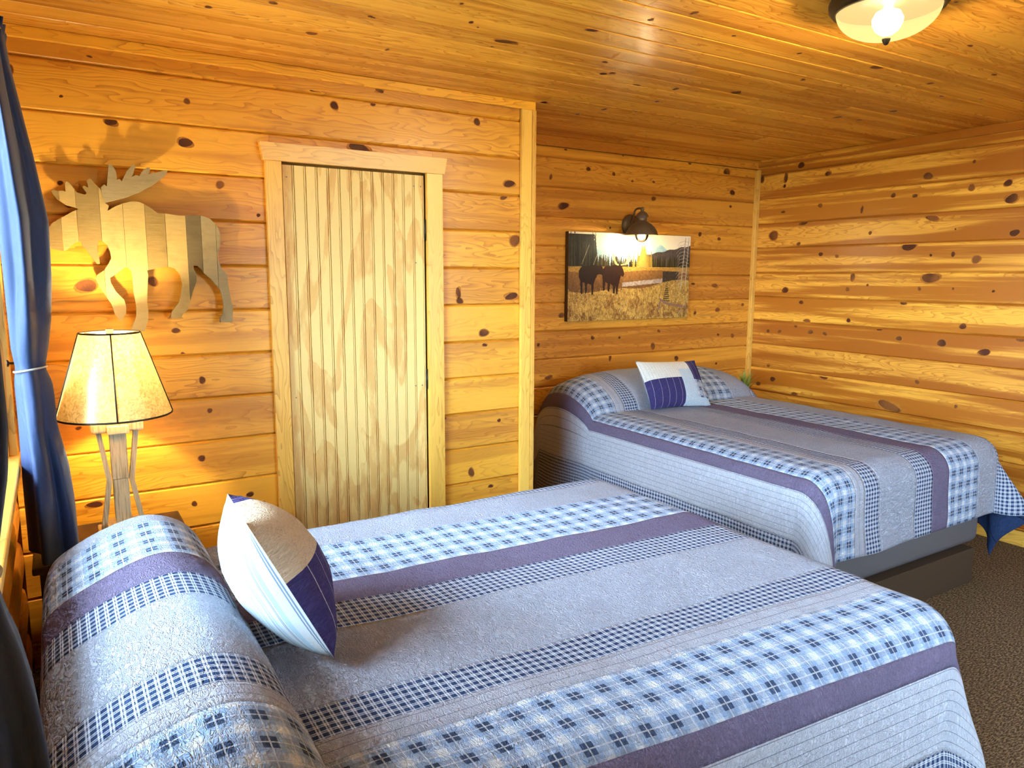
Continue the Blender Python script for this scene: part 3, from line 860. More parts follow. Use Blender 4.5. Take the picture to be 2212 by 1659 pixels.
def bed(label, org, sd, td, L, base_in, base_front):
    root = empty('bed', (org[0] + sd[0] * L / 2, org[1] + sd[1] * L / 2, 0), label, 'bed', 'queen size beds')
    def loc(name, a0, a1, b, z0, z1, mat, bev, seg=3):
        xs = sorted((org[0] + sd[0] * a0 + td[0] * -b, org[0] + sd[0] * a1 + td[0] * b))
        ys = sorted((org[1] + sd[1] * a0 + td[1] * -b, org[1] + sd[1] * a1 + td[1] * b))
        return box(name, xs[0], xs[1], ys[0], ys[1], z0, z1, mat, root, bev, seg, bev > 0.02)
    loc('base', 0.12, L - base_front, HW - base_in, 0, 0.185, BASEF, 0.004)
    loc('box_spring', 0.07, L - 0.05, HW - 0.10, 0.183, 0.42, BOXF, 0.05, 5)
    loc('mattress', 0.07, L - 0.035, HW - 0.035, 0.42, TOP - 0.018, MATT, 0.10, 6)
    return root

O1, SD1, TD1, L1 = (-0.09, -1.68), (1, 0), (0, -1), 2.02
O2, SD2, TD2, L2 = (3.385, 0.53), (0, -1), (-1, 0), 2.03
bed('queen bed in the foreground with its head at the window wall', O1, SD1, TD1, L1, 0.2, 0.06)
bed('queen bed in the alcove with grey box spring and brown base', O2, SD2, TD2, L2, 0.205, 0.02)
H1 = [(0.01, -0.10), (0.01, -0.01), (0.03, 0.05), (0.10, 0.10), (0.19, 0.14), (0.275, 0.156), (0.35, 0.128), (0.397, 0.07), (0.395, 0.028), (0.372, 0.006), (0.40, -0.001), (0.50, 0.0), (0.60, 0.0)]
H2 = [(-0.11, -0.10), (-0.11, 0.04), (-0.07, 0.14), (0.02, 0.19), (0.12, 0.20), (0.23, 0.18), (0.34, 0.125), (0.41, 0.06), (0.432, 0.014), (0.438, 0.0), (0.50, 0.0), (0.60, 0.0)]
quilt('striped blue and grey patchwork quilt on the foreground bed', 'patchwork quilts', O1, SD1, TD1, L1, H1, 0.775, 8.0, 0.055, 0.50, (0.5, 0.3, 0.3), (0.55, 0.26, 0.35), 1.0)
quilt('striped blue and grey patchwork quilt on the alcove bed', 'patchwork quilts', O2, SD2, TD2, L2, H2, 0.86, 3.0, 0.0, 0.45, (0.28, 0.62, 0.15), (0.45, 0.20, 0.4), 4.0)

# ------------------------------------------------------------------ cushions
def cushion(label, centre, e1, e2, h, w, T, patches):
    """e1: up along the cushion, e2: to the right seen from its front"""
    c, e1, e2 = Vector(centre), Vector(e1).normalized(), Vector(e2)
    e2 = (e2 - e1 * e2.dot(e1)).normalized()
    n = e2.cross(e1).normalized()      # front
    root = empty('cushion', c, label, 'cushion', 'square patchwork cushions')
    def pt(u, v, side):
        th = T / 2 * max(0.0, (1 - abs(u) ** 2.2) * (1 - abs(v) ** 2.2)) ** 0.5
        th *= 1 + 0.07 * mnoise.noise(Vector((u * 2.3 + side, v * 2.3, c.x)))
        x = w / 2 * u * (1 - 0.07 * (1 - v * v))
        y = h / 2 * v * (1 - 0.07 * (1 - u * u))
        return c + e2 * x + e1 * y - n * th * side
    def grid(name, u0, u1, v0, v1, side, mat, swap=False):
        nu, nv = max(2, int((u1 - u0) * 14)), max(2, int((v1 - v0) * 14))
        vs, uv, fs = [], [], []
        for i in range(nu + 1):
            for j in range(nv + 1):
                u, v = u0 + (u1 - u0) * i / nu, v0 + (v1 - v0) * j / nv
                vs.append(pt(u, v, side))
                uv.append((v * h / 2, u * w / 2) if swap else (u * w / 2, v * h / 2))
        m = nv + 1
        for i in range(nu):
            for j in range(nv):
                a = i * m + j
                fs.append((a, a + 1, a + m + 1, a + m) if side > 0 else (a, a + m, a + m + 1, a + 1))
        return mesh(name, vs, fs, mat, root, True, uv)
    for (u0, u1, v0, v1, mat) in patches:
        grid('patch', u0, u1, v0, v1, -1, mat, True)
    grid('back_panel', -1, 1, -1, 1, 1, C_STRIPE, True)
    return root

def layout(top):
    return [(-1, 0.05, -1, 0.1, C_NAVY), (-1, 0.05, 0.1, 1, top), (0.05, 0.5, -1, 0.5, C_PALE), (0.05, 0.5, 0.5, 1, top),
            (0.5, 1, -1, -0.75, C_PALE), (0.5, 1, -0.75, 0.0, C_PLAID), (0.5, 1, 0.0, 1, C_NAVY)]
E1A, E2A = Vector((-0.44, 0.15, 0.88)).normalized(), Vector((0.10, 0.985, -0.13)).normalized()
B1 = Vector((0.435, -1.925, 0.79))
h_, w_ = 0.335, 0.40
cushion('patchwork cushion standing edge-on against the pillow of the foreground bed', B1 + E1A * h_ / 2 + E2A * w_ / 2, E1A, E2A, h_, w_, 0.20, layout(C_TAN))
E1B, E2B = Vector((0.05, 0.52, 0.80)).normalized(), Vector((1.0, -0.02, -0.02)).normalized()
cushion('cream and navy patchwork cushion leaning on the alcove bed', (3.30, 0.07, 0.885), E1B, E2B, 0.33, 0.50, 0.15, layout(C_CREAM))

# ------------------------------------------------------------------ nightstands, lamp
def nightstand(label, x0, x1, y0, y1, zt, front):
    root = empty('nightstand', ((x0 + x1) / 2, (y0 + y1) / 2, 0), label, 'nightstand')
    box('top', x0, x1, y0, y1, zt - 0.025, zt, BROWN, root, 0.006)
    box('cabinet', x0 + 0.02, x1 - 0.02, y0 + 0.02, y1 - 0.01, 0.06, zt - 0.026, BROWN, root, 0.003)
    for x in (x0 + 0.03, x1 - 0.07):
        for y in (y0 + 0.03, y1 - 0.07):
            box('leg', x, x + 0.04, y, y + 0.04, 0, 0.06, BROWN, root, 0.003)
    for z in (0.09, 0.33):
        d = box('drawer', x0 + 0.035, x1 - 0.035, y0 + 0.005, y0 + 0.019, z, z + 0.21, BROWN, root, 0.003)
        lathe('knob', [(0, 0), (0.006, 0.0), (0.006, 0.012), (0.014, 0.016), (0.014, 0.024), (0, 0.026)], ((x0 + x1) / 2, y0 + 0.005, z + 0.105), IRON, d, 14, (0, -1, 0))
nightstand('dark brown nightstand under the lamp by the window', -0.125, 0.375, -0.53, -0.105, 0.60, 0)
nightstand('dark nightstand between the alcove bed and the right wall', 4.33, 4.69, 0.30, 0.66, 0.60, 0)

LX, LY = 0.165, -0.285
lamp = empty('table_lamp', (LX, LY, 0.60), 'table lamp with lit amber mica shade and crossed pale wood struts', 'lamp')
box('base', LX - 0.085, LX + 0.085, LY - 0.07, LY + 0.07, 0.60, 0.625, LWOOD, lamp, 0.006)
box('base', LX - 0.055, LX + 0.055, LY - 0.05, LY + 0.05, 0.625, 0.648, LWOOD, lamp, 0.004)
box('post', LX - 0.026, LX + 0.026, LY - 0.02, LY + 0.02, 0.648, 0.812, LWOOD, lamp, 0.002)
box('post', LX - 0.0275, LX + 0.0275, LY - 0.022, LY + 0.022, 0.812, 0.995, LWOOD, lamp, 0.002)
def strut(p0, p1, p2, wd, dp):
    """flat bent bar"""
    bm = bmesh.new()
    pts = [Vector(p0), Vector(p1), Vector(p2)]
    rings = []
    for p_ in pts:
        rings.append([bm.verts.new(p_ + Vector((sx * wd / 2, sy * dp / 2, 0))) for sx, sy in ((-1, -1), (1, -1), (1, 1), (-1, 1))])
    for i in range(2):
        for k in range(4):
            bm.faces.new((rings[i][k], rings[i][(k + 1) % 4], rings[i + 1][(k + 1) % 4], rings[i + 1][k]))
    bm.faces.new(rings[0][::-1])
    bm.faces.new(rings[2])
    return from_bm('strut', bm, LWOOD, lamp)
for sx in (-1, 1):
    strut((LX + sx * 0.062, LY, 0.995), (LX + sx * 0.037, LY, 0.805), (LX + sx * 0.066, LY, 0.622), 0.017, 0.03)
for sy in (-1, 1):
    pass
tp_ = box('top_plate', LX - 0.085, LX + 0.085, LY - 0.05, LY + 0.05, 0.993, 1.032, LWOOD, lamp, 0.008)
box('front_block', LX - 0.036, LX + 0.036, LY - 0.062, LY - 0.05, 0.988, 1.018, LWOOD, lamp, 0.003)
kS = NB('mica_shade', 0.3)
v, x, y, z = kS.obj()
f1 = kS.noise(v, 70, 4, 0.7, 1.2)
f2 = kS.noise(v, 12, 3)
colS = kS.mix(kS.step(f1, 0.42, 0.62), (0.88, 0.58, 0.19), (0.50, 0.24, 0.035))
colS = kS.mix(kS.math('MULTIPLY', f2, 0.5), colS, (0.90, 0.62, 0.24))
dif, trl, glo = kS.n('ShaderNodeBsdfDiffuse'), kS.n('ShaderNodeBsdfTranslucent'), kS.n('ShaderNodeBsdfGlossy')
glo.inputs['Roughness'].default_value = 0.28
m1, m2 = kS.n('ShaderNodeMixShader'), kS.n('ShaderNodeMixShader')
kS.nt.links.new(colS, dif.inputs[0])
kS.nt.links.new(colS, trl.inputs[0])
m1.inputs[0].default_value = 0.075
m2.inputs[0].default_value = 0.07
kS.nt.links.new(dif.outputs[0], m1.inputs[1])
kS.nt.links.new(trl.outputs[0], m1.inputs[2])
kS.nt.links.new(m1.outputs[0], m2.inputs[1])
kS.nt.links.new(glo.outputs[0], m2.inputs[2])
kS.nt.links.new(m2.outputs[0], kS.nt.nodes['Material Output'].inputs[0])
SZ0, SZ1, SR0, SR1 = 1.052, 1.352, 0.189, 0.098
shade = lathe('shade', [(SR0 + (SR1 - SR0) * i / 8, SZ0 + (SZ1 - SZ0) * i / 8) for i in range(9)], (LX, LY, 0), kS.m, lamp, 72)
def ring(name, c, r, rad, mat, parent, n=64):
    return tube(name, [(c[0] + r * math.cos(2 * PI * i / n), c[1] + r * math.sin(2 * PI * i / n), c[2]) for i in range(n)], rad, mat, parent, 8, True)
ring('rim', (LX, LY, SZ0), SR0, 0.0035, IRON, shade)
ring('rim', (LX, LY, SZ1), SR1, 0.0035, IRON, shade)
for ang in (-92, -2, 88, 178):
    a = math.radians(ang)
    tube('rib', [(LX + (r + 0.0015) * math.cos(a), LY + (r + 0.0015) * math.sin(a), z) for r, z in ((SR0, SZ0), (SR1, SZ1))], 0.0024, IRON, shade, 8)
for a in (0.4, 2.5, 4.6):
    tube('spider_arm', [(LX, LY, SZ1 - 0.01), (LX + SR1 * math.cos(a), LY + SR1 * math.sin(a), SZ1 - 0.003)], 0.002, IRON, lamp, 6)
tube('harp', [(LX, LY, 1.03), (LX - 0.045, LY, 1.10), (LX - 0.05, LY, 1.2), (LX - 0.03, LY, 1.32), (LX, LY, SZ1 - 0.008)], 0.002, IRON, lamp, 6)
box('finial', LX - 0.012, LX + 0.012, LY - 0.012, LY + 0.012, SZ1 - 0.010, SZ1 + 0.014, LWOOD, lamp, 0.002)
def emit(name, col, st):
    k = NB(name)
    e = k.n('ShaderNodeEmission')
    e.inputs[0].default_value = (*col, 1)
    e.inputs[1].default_value = st
    k.nt.links.new(e.outputs[0], k.nt.nodes['Material Output'].inputs[0])
    return k.m
def point(name, loc, watts, col, rad, parent):
    l = bpy.data.lights.new(name, 'POINT')
    l.energy, l.color, l.shadow_soft_size = watts, col, rad
    o = bpy.data.objects.new(name, l)
    COL.objects.link(o)
    o.parent = parent
    o.location = Vector(loc) - parent.location
    return o
tube('socket', [(LX, LY, 1.03), (LX, LY, 1.10)], 0.014, IRON, lamp, 14)
BZ = 1.205
lathe('bulb', [(0.0, 0.026), (0.014, 0.022), (0.022, 0.012), (0.025, 0.0), (0.022, -0.014), (0.013, -0.03), (0.012, -0.09)], (LX, LY, BZ - 0.01), emit('bulb_glow', WARM, 30), lamp, 20)
point('lamp_light', (LX, LY, BZ + 0.075), LAMP_W, WARM, 0.022, lamp)

# ------------------------------------------------------------------ ceiling light
DXc, DYc = 2.315, -1.83
dome = empty('ceiling_light', (DXc, DYc, H), 'lit frosted glass dome ceiling light with bronze rim', 'ceiling light')
lathe('pan', [(0.0, 0.0), (0.172, 0.0), (0.177, -0.012), (0.175, -0.030), (0.164, -0.044), (0.155, -0.046), (0.150, -0.030), (0.0, -0.030)], (DXc, DYc, H), BRONZE, dome, 64)
kB = NB('frosted_glass_lit')
em = kB.n('ShaderNodeEmission')
em.inputs[0].default_value = (1.0, 0.74, 0.28, 1)
em.inputs[1].default_value = 0.95
tb = kB.n('ShaderNodeBsdfTransparent')
tb.inputs[0].default_value = (1.0, 0.92, 0.78, 1)
gb = kB.n('ShaderNodeBsdfGlossy')
gb.inputs['Roughness'].default_value = 0.25
mA, mB = kB.n('ShaderNodeMixShader'), kB.n('ShaderNodeMixShader')
mA.inputs[0].default_value = 0.45
mB.inputs[0].default_value = 0.05
kB.nt.links.new(em.outputs[0], mA.inputs[1])
kB.nt.links.new(tb.outputs[0], mA.inputs[2])
kB.nt.links.new(mA.outputs[0], mB.inputs[1])
kB.nt.links.new(gb.outputs[0], mB.inputs[2])
kB.nt.links.new(mB.outputs[0], kB.nt.nodes['Material Output'].inputs[0])
bowl = []
for i in range(15):
    a = i / 14 * PI / 2
    bowl.append((0.153 * math.sin(a) ** 0.9 if a > 0 else 0.0, -0.036 - 0.092 * math.cos(a)))
lathe('bowl', bowl, (DXc, DYc, H), kB.m, dome, 64)
lathe('bulb', [(0.0, -0.046), (0.018, -0.043), (0.034, -0.031), (0.044, -0.012), (0.046, 0.004), (0.036, 0.024), (0.016, 0.034), (0.014, 0.040)], (DXc, DYc, H - 0.072), emit('dome_bulb_glow', WARM, 25), dome, 28)
point('dome_light', (DXc, DYc, H - 0.119), DOME_W, (1.0, 0.80, 0.50), 0.004, dome)
lathe('finial', [(0.0, -0.147), (0.006, -0.145), (0.009, -0.139), (0.012, -0.133), (0.013, -0.1275), (0.0, -0.1270)], (DXc, DYc, H), BRONZE, dome, 20)

# ------------------------------------------------------------------ wall sconce and canvas
SX, SY = 3.425, 0.555
SBRONZE = plain('aged_bronze', (0.17, 0.115, 0.06), 0.42, 0.5, 0.45)
sco = empty('wall_sconce', (SX, P, 1.905), 'bronze barn style wall sconce with lit bulb over the picture', 'wall lamp')
lathe('backplate', [(0.0, 0.03), (0.06, 0.028), (0.072, 0.02), (0.078, 0.0)], (SX + 0.03, P, 1.905), SBRONZE, sco, 40, (0, -1, 0))
arm = catmull([(SX + 0.015, P - 0.025, 1.90), (SX + 0.012, P - 0.05, 1.955), (SX + 0.01, P - 0.07, 2.0), (SX + 0.005, SY + 0.05, 2.013), (SX, SY, 2.008)], 8)
tube('arm', arm, 0.007, SBRONZE, sco, 10)
lathe('cap', [(0.0, 0.205), (0.010, 0.200), (0.013, 0.19), (0.010, 0.178), (0.03, 0.165), (0.042, 0.148), (0.043, 0.140), (0.034, 0.132), (0.031, 0.108), (0.044, 0.106), (0.045, 0.085), (0.04, 0.083)], (SX, SY, 1.815), SBRONZE, sco, 36)
lathe('dome_shade', [(0.040, 0.083), (0.060, 0.074), (0.085, 0.052), (0.102, 0.024), (0.110, 0.0), (0.112, -0.004), (0.108, -0.004), (0.100, 0.022), (0.083, 0.048), (0.058, 0.069), (0.03, 0.078)], (SX, SY, 1.835), SBRONZE, sco, 48)
lathe('globe', [(0.0, -0.05), (0.018, -0.047), (0.034, -0.036), (0.044, -0.018), (0.047, 0.0), (0.045, 0.03), (0.04, 0.05)], (SX, SY, 1.835), GLASS, sco, 32)
lathe('bulb', [(0.0, -0.026), (0.012, -0.023), (0.02, -0.014), (0.023, 0.0), (0.02, 0.014), (0.012, 0.03), (0.012, 0.06)], (SX, SY, 1.84), emit('sconce_bulb_glow', WARM, 60), sco, 20)
point('sconce_light', (SX, SY, 1.808), SCONCE_W, WARM, 0.02, sco)

def srgb(*c):
    return np.array([((x / 255 + 0.055) / 1.055) ** 2.4 if x / 255 > 0.04045 else x / 255 / 12.92 for x in c])

def paint(W=330, Hh=178):
    rs = np.random.RandomState(11)
    X, Y = np.meshgrid((np.arange(W) + 0.5) / W, (np.arange(Hh) + 0.5) / Hh)
    n1 = rs.rand(Hh, W)
    def sm(n, k):
        o = n.copy()
        for _ in range(k):
            o = (o + np.roll(o, 1, 0) + np.roll(o, -1, 0) + np.roll(o, 1, 1) + np.roll(o, -1, 1)) / 5
        return (o - o.min()) / (o.max() - o.min())
    soft, coarse = sm(n1, 3), sm(rs.rand(Hh, W), 12)
    I = np.zeros((Hh, W, 3))
    def put(mask, c, a=1.0):
        c = np.asarray(c)
        I[mask] = I[mask] * (1 - a) + (c if c.ndim == 1 else c[mask]) * a
    lerp = lambda a, b, t: a[None, None] * (1 - t[..., None]) + b[None, None] * t[..., None]
    I[:] = lerp(srgb(252, 232, 196), srgb(255, 246, 222), np.clip(Y * 3, 0, 1))
    rid = 0.17 + 0.03 * np.sin(X * 9 + 1) + 0.015 * np.sin(X * 31) - 0.07 * np.exp(-((X - 0.73) / 0.05) ** 2)
    put(Y > rid, lerp(srgb(150, 190, 205), srgb(195, 215, 205), soft))
    hill = 0.245 - 0.13 * np.clip((X - 0.6) / 0.4, 0, 1) + 0.006 * np.sin(X * 60)
    put((Y > hill) & (X > 0.55), lerp(srgb(70, 64, 60), srgb(112, 98, 88), soft))
    def spikes(x0, x1, base, hmin, hmax, n, c0, c1, wd):
        for _ in range(n):
            cx, hh, w = rs.uniform(x0, x1), rs.uniform(hmin, hmax), rs.uniform(0.6, 1.3) * wd
            top = base - hh
            m = (Y > top) & (Y < base) & (np.abs(X - cx) < w * (Y - top) / hh * (0.7 + 0.6 * n1))
            t = rs.rand()
            put(m, c0 * (1 - t) + c1 * t)
    spikes(0.2, 1.0, 0.40, 0.10, 0.17, 150, srgb(40, 36, 22), srgb(88, 76, 44), 0.012)
    spikes(0.5, 0.66, 0.39, 0.16, 0.22, 10, srgb(150, 120, 50), srgb(190, 160, 80), 0.014)
    spikes(0.58, 0.61, 0.39, 0.27, 0.30, 2, srgb(165, 135, 60), srgb(200, 170, 90), 0.035)
    put((Y > 0.02) & (Y < 0.42) & (X < 0.19 + 0.02 * n1), lerp(srgb(20, 20, 14), srgb(52, 48, 30), soft))
    spikes(-0.02, 0.21, 0.42, 0.25, 0.46, 34, srgb(18, 18, 12), srgb(46, 42, 26), 0.03)
    put((Y > 0.38) & (Y < 0.45 + 0.02 * np.sin(X * 7)), lerp(srgb(214, 170, 84), srgb(150, 108, 48), n1))
    wt = (Y > 0.44 + 0.02 * np.sin(X * 7)) & (Y < 0.72)
    put(wt, lerp(srgb(170, 122, 66), srgb(96, 66, 40), np.clip(soft * 0.7 + (Y - 0.45) * 1.5, 0, 1)))
    put(wt & (X > 0.42) & (X < 0.86) & (np.abs(Y - 0.58 + (X - 0.5) * 0.14) < 0.025), lerp(srgb(206, 196, 190), srgb(150, 120, 90), soft))
    put((X > 0.76) & (Y > 0.43) & (Y < 0.57) & (X < 0.90), lerp(srgb(50, 44, 36), srgb(90, 76, 60), soft))
    gy = 0.66 - 0.12 * np.clip((X - 0.35) / 0.6, 0, 1) + 0.02 * np.sin(X * 13)
    strk = sm(np.repeat(rs.rand(Hh // 4 + 1, W), 4, 0)[:Hh], 1)
    put(Y > gy, lerp(srgb(226, 184, 94), srgb(112, 70, 32), np.clip(strk * 0.75 + coarse * 0.5 - 0.12, 0, 1)))
    put((Y > gy) & (n1 > 0.9), srgb(250, 222, 150), 0.7)
    put((Y > 0.8) & (coarse > 0.55) & (n1 > 0.4), srgb(104, 50, 26), 0.6)
    def poly(pts, c, a=1.0):
        m = np.zeros_like(X, bool)
        for i in range(len(pts)):
            (x0, y0), (x1, y1) = pts[i], pts[i - 1]
            cr = ((y0 > Y) != (y1 > Y))
            with np.errstate(divide='ignore', invalid='ignore'):
                xx = (x1 - x0) * (Y - y0) / (y1 - y0 + 1e-12) + x0
            m ^= cr & (X < xx)
        put(m, lerp(c, c * 1.9, soft) if a == 1.0 else c, a)
    def line(x0, y0, x1, y1, w, c, a=1.0):
        dx, dy = (x1 - x0) * 1.87, y1 - y0
        t = np.clip(((X - x0) * 1.87 * dx + (Y - y0) * dy) / (dx * dx + dy * dy), 0, 1)
        d = np.hypot((X - x0) * 1.87 - t * dx, Y - y0 - t * dy)
        put(d < w, c, a)
    for i in range(26):
        x0 = rs.uniform(0.0, 0.2)
        line(x0, 0.02 + rs.rand() * 0.1, x0 + rs.uniform(-0.01, 0.01), 0.40, 0.0022, srgb(96, 88, 60), 0.45)
    for i in range(60):
        x0 = rs.uniform(0.2, 0.9)
        line(x0, 0.24 + rs.rand() * 0.06, x0, 0.37, 0.0018, srgb(138, 120, 72), 0.4)
    for i in range(46):
        cx, cy, r = rs.uniform(0, 1), rs.uniform(0.74, 1.0), rs.uniform(0.015, 0.05)
        m = (((X - cx) / r) ** 2 + ((Y - cy) / (r * 1.3)) ** 2 < 1) & (n1 > 0.35)
        put(m, srgb(120, 58, 30) if i % 2 else srgb(236, 196, 108), 0.4)
    for i in range(260):
        x0, y0 = rs.uniform(0, 1), rs.uniform(0.68, 1.0)
        line(x0, y0, x0 + rs.uniform(-0.02, 0.02), y0 - rs.uniform(0.03, 0.09), 0.002, srgb(244, 210, 128) if i % 3 else srgb(86, 50, 26), 0.5)
    dk, br = srgb(38, 20, 14), srgb(46, 24, 16)
    poly([(0.078, 0.43), (0.10, 0.385), (0.15, 0.375), (0.20, 0.37), (0.235, 0.375), (0.25, 0.36), (0.262, 0.40), (0.275, 0.445), (0.28, 0.47), (0.262, 0.485), (0.25, 0.47), (0.225, 0.47), (0.205, 0.53), (0.195, 0.58), (0.19, 0.70), (0.178, 0.70), (0.176, 0.59), (0.145, 0.575), (0.14, 0.68), (0.128, 0.69), (0.125, 0.57), (0.11, 0.56), (0.108, 0.69), (0.096, 0.70), (0.09, 0.54), (0.078, 0.50)], dk)
    poly([(0.262, 0.42), (0.28, 0.38), (0.32, 0.375), (0.36, 0.36), (0.385, 0.355), (0.41, 0.365), (0.428, 0.42), (0.436, 0.47), (0.425, 0.50), (0.408, 0.485), (0.40, 0.54), (0.39, 0.60), (0.384, 0.70), (0.372, 0.70), (0.368, 0.60), (0.36, 0.69), (0.346, 0.69), (0.344, 0.60), (0.325, 0.58), (0.318, 0.67), (0.305, 0.67), (0.302, 0.575), (0.285, 0.56), (0.28, 0.66), (0.266, 0.66), (0.262, 0.52)], br)
    ant = srgb(240, 214, 128)
    poly([(0.335, 0.23), (0.35, 0.24), (0.36, 0.30), (0.375, 0.345), (0.392, 0.355), (0.385, 0.37), (0.362, 0.355), (0.345, 0.30)], ant, 0.99)
    poly([(0.455, 0.23), (0.485, 0.225), (0.49, 0.26), (0.478, 0.32), (0.46, 0.355), (0.43, 0.36), (0.408, 0.37), (0.405, 0.355), (0.44, 0.345), (0.455, 0.30)], ant, 0.99)
    wh = srgb(196, 182, 160)
    line(0.955, 0.03, 0.925, 0.64, 0.007, wh)
    line(0.985, 0.02, 0.965, 0.60, 0.006, wh)
    for i in range(13):
        y = 0.06 + i * 0.042
        line(0.95, y, 0.905, y + 0.02, 0.003, wh, 0.8)
        line(0.905, y + 0.02, 0.885 - 0.01 * math.sin(i), y + 0.07, 0.0025, wh, 0.7)
        line(0.955, y, 0.99, y + 0.025, 0.0025, wh, 0.7)
    for i in range(10):
        y = 0.56 + i * 0.025
        line(0.80 - 0.003 * i, y, 0.80 + 0.003 * i, y + 0.004, 0.008, srgb(52, 54, 30), 0.8)
    lg = srgb(150, 118, 100)
    line(0.745, 0.77, 0.80, 0.82, 0.014, lg)
    line(0.80, 0.82, 0.98, 0.87, 0.013, lg)
    line(0.75, 0.77, 0.735, 0.89, 0.012, lg)
    line(0.90, 0.98, 0.99, 0.78, 0.004, wh, 0.7)
    for x0, y0, x1, y1 in ((0.1, 0.36, 0.155, 0.14), (0.19, 0.36, 0.22, 0.24), (0.4, 0.9, 0.47, 0.78)):
        line(x0, y0, x1, y1, 0.003, wh, 0.7)
    return I, W, Hh

PX0, PX1, PZ0, PZ1 = 2.902, 4.004, 1.256, 1.848
pic = empty('canvas_picture', ((PX0 + PX1) / 2, P, PZ0), 'canvas print of two moose in golden grass by a river', 'picture')
box('stretched_canvas', PX0, PX1, P - 0.036, P - 0.001, PZ0, PZ1, plain('canvas_edge', (0.10, 0.075, 0.05), 0.8), pic, 0.002)
I, pw, ph = paint()
xs = np.linspace(PX0 + 0.001, PX1 - 0.001, pw + 1)
zs = np.linspace(PZ1 - 0.001, PZ0 + 0.001, ph + 1)
vs = [(float(x_), P - 0.0368, float(z_)) for z_ in zs for x_ in xs]
fs = [(j * (pw + 1) + i, (j + 1) * (pw + 1) + i, (j + 1) * (pw + 1) + i + 1, j * (pw + 1) + i + 1) for j in range(ph) for i in range(pw)]
kP = NB('printed_canvas', 0.45, 0.35)
at = kP.n('ShaderNodeAttribute')
at.attribute_name = 'print'
kP.color(at.outputs['Color'])
pr_ = mesh('print', vs, fs, kP.m, pic)
ca = pr_.data.color_attributes.new('print', 'FLOAT_COLOR', 'CORNER')
cc = np.ones((ph * pw, 4, 4), dtype=np.float32)
cc[..., :3] = (np.clip(I.reshape(-1, 3), 0, 1) ** 1.12 * 0.92)[:, None, :]
ca.data.foreach_set('color', cc.ravel())

# ------------------------------------------------------------------ moose cut-out
moose = empty('moose_wall_art', (0.32, -0.03, 1.34), 'moose silhouette of upright weathered planks hung above the lamp', 'wall art')
def cutout(name, poly, cuts, yf, thick, mats, parent):
    from mathutils.geometry import tessellate_polygon
    tri = tessellate_polygon([[Vector((x_, z_, 0)) for x_, z_ in poly]])
    edges_ = [-9] + list(cuts) + [9]
    rg_ = random.Random(4)
    for i in range(len(edges_) - 1):
        bm = bmesh.new()
        vv = [bm.verts.new((x_, 0, z_)) for x_, z_ in poly]
        for t in tri:
            try: bm.faces.new([vv[q] for q in t])
            except ValueError: pass
        for xc, sgn in ((edges_[i] + 0.0005, -1), (edges_[i + 1] - 0.0005, 1)):
            if abs(xc) < 8:
                bmesh.ops.bisect_plane(bm, geom=list(bm.verts) + list(bm.edges) + list(bm.faces), plane_co=(xc, 0, 0), plane_no=(sgn, 0, 0), clear_outer=True)
        if not bm.faces:
            bm.free()
            continue
        bmesh.ops.recalc_face_normals(bm, faces=list(bm.faces))
        d = rg_.uniform(-0.0015, 0.0015)
        for v_ in bm.verts:
            v_.co.y = yf + d
        ext = bmesh.ops.extrude_face_region(bm, geom=list(bm.faces))
        for g_ in ext['geom']:
            if isinstance(g_, bmesh.types.BMVert):
                g_.co.y = yf + thick
        bmesh.ops.recalc_face_normals(bm, faces=list(bm.faces))
        left = set(bm.verts)
        while left:
            st, isl = [left.pop()], set()
            while st:
                v_ = st.pop()
                isl.add(v_)
                for e_ in v_.link_edges:
                    w_2 = e_.other_vert(v_)
                    if w_2 in left:
                        left.discard(w_2)
                        st.append(w_2)
            idx = {v_: q for q, v_ in enumerate(isl)}
            mesh(name, [v_.co.copy() for v_ in isl], [[idx[v_] for v_ in f_.verts] for f_ in bm.faces if f_.verts[0] in idx], mats[i % len(mats)], parent)
        bm.free()
cutout('plank', MOOSE, CUTS, -0.050, 0.016, [BARN[1], BARN[0], BARN[1], BARN[0], BARN[0], BARN[1], BARN[0], BARN[2], BARN[3], BARN[3]], moose)
cutout('antler', ANTLER, [], -0.060, 0.016, [BARN[3]], moose)
for x_, z_ in ((0.15, 1.74), (0.45, 1.70)):
    lathe('standoff', [(0.0, 0.034), (0.012, 0.034), (0.012, 0.0)], (x_, 0.0, z_), BARN[2], moose, 12, (0, -1, 0))

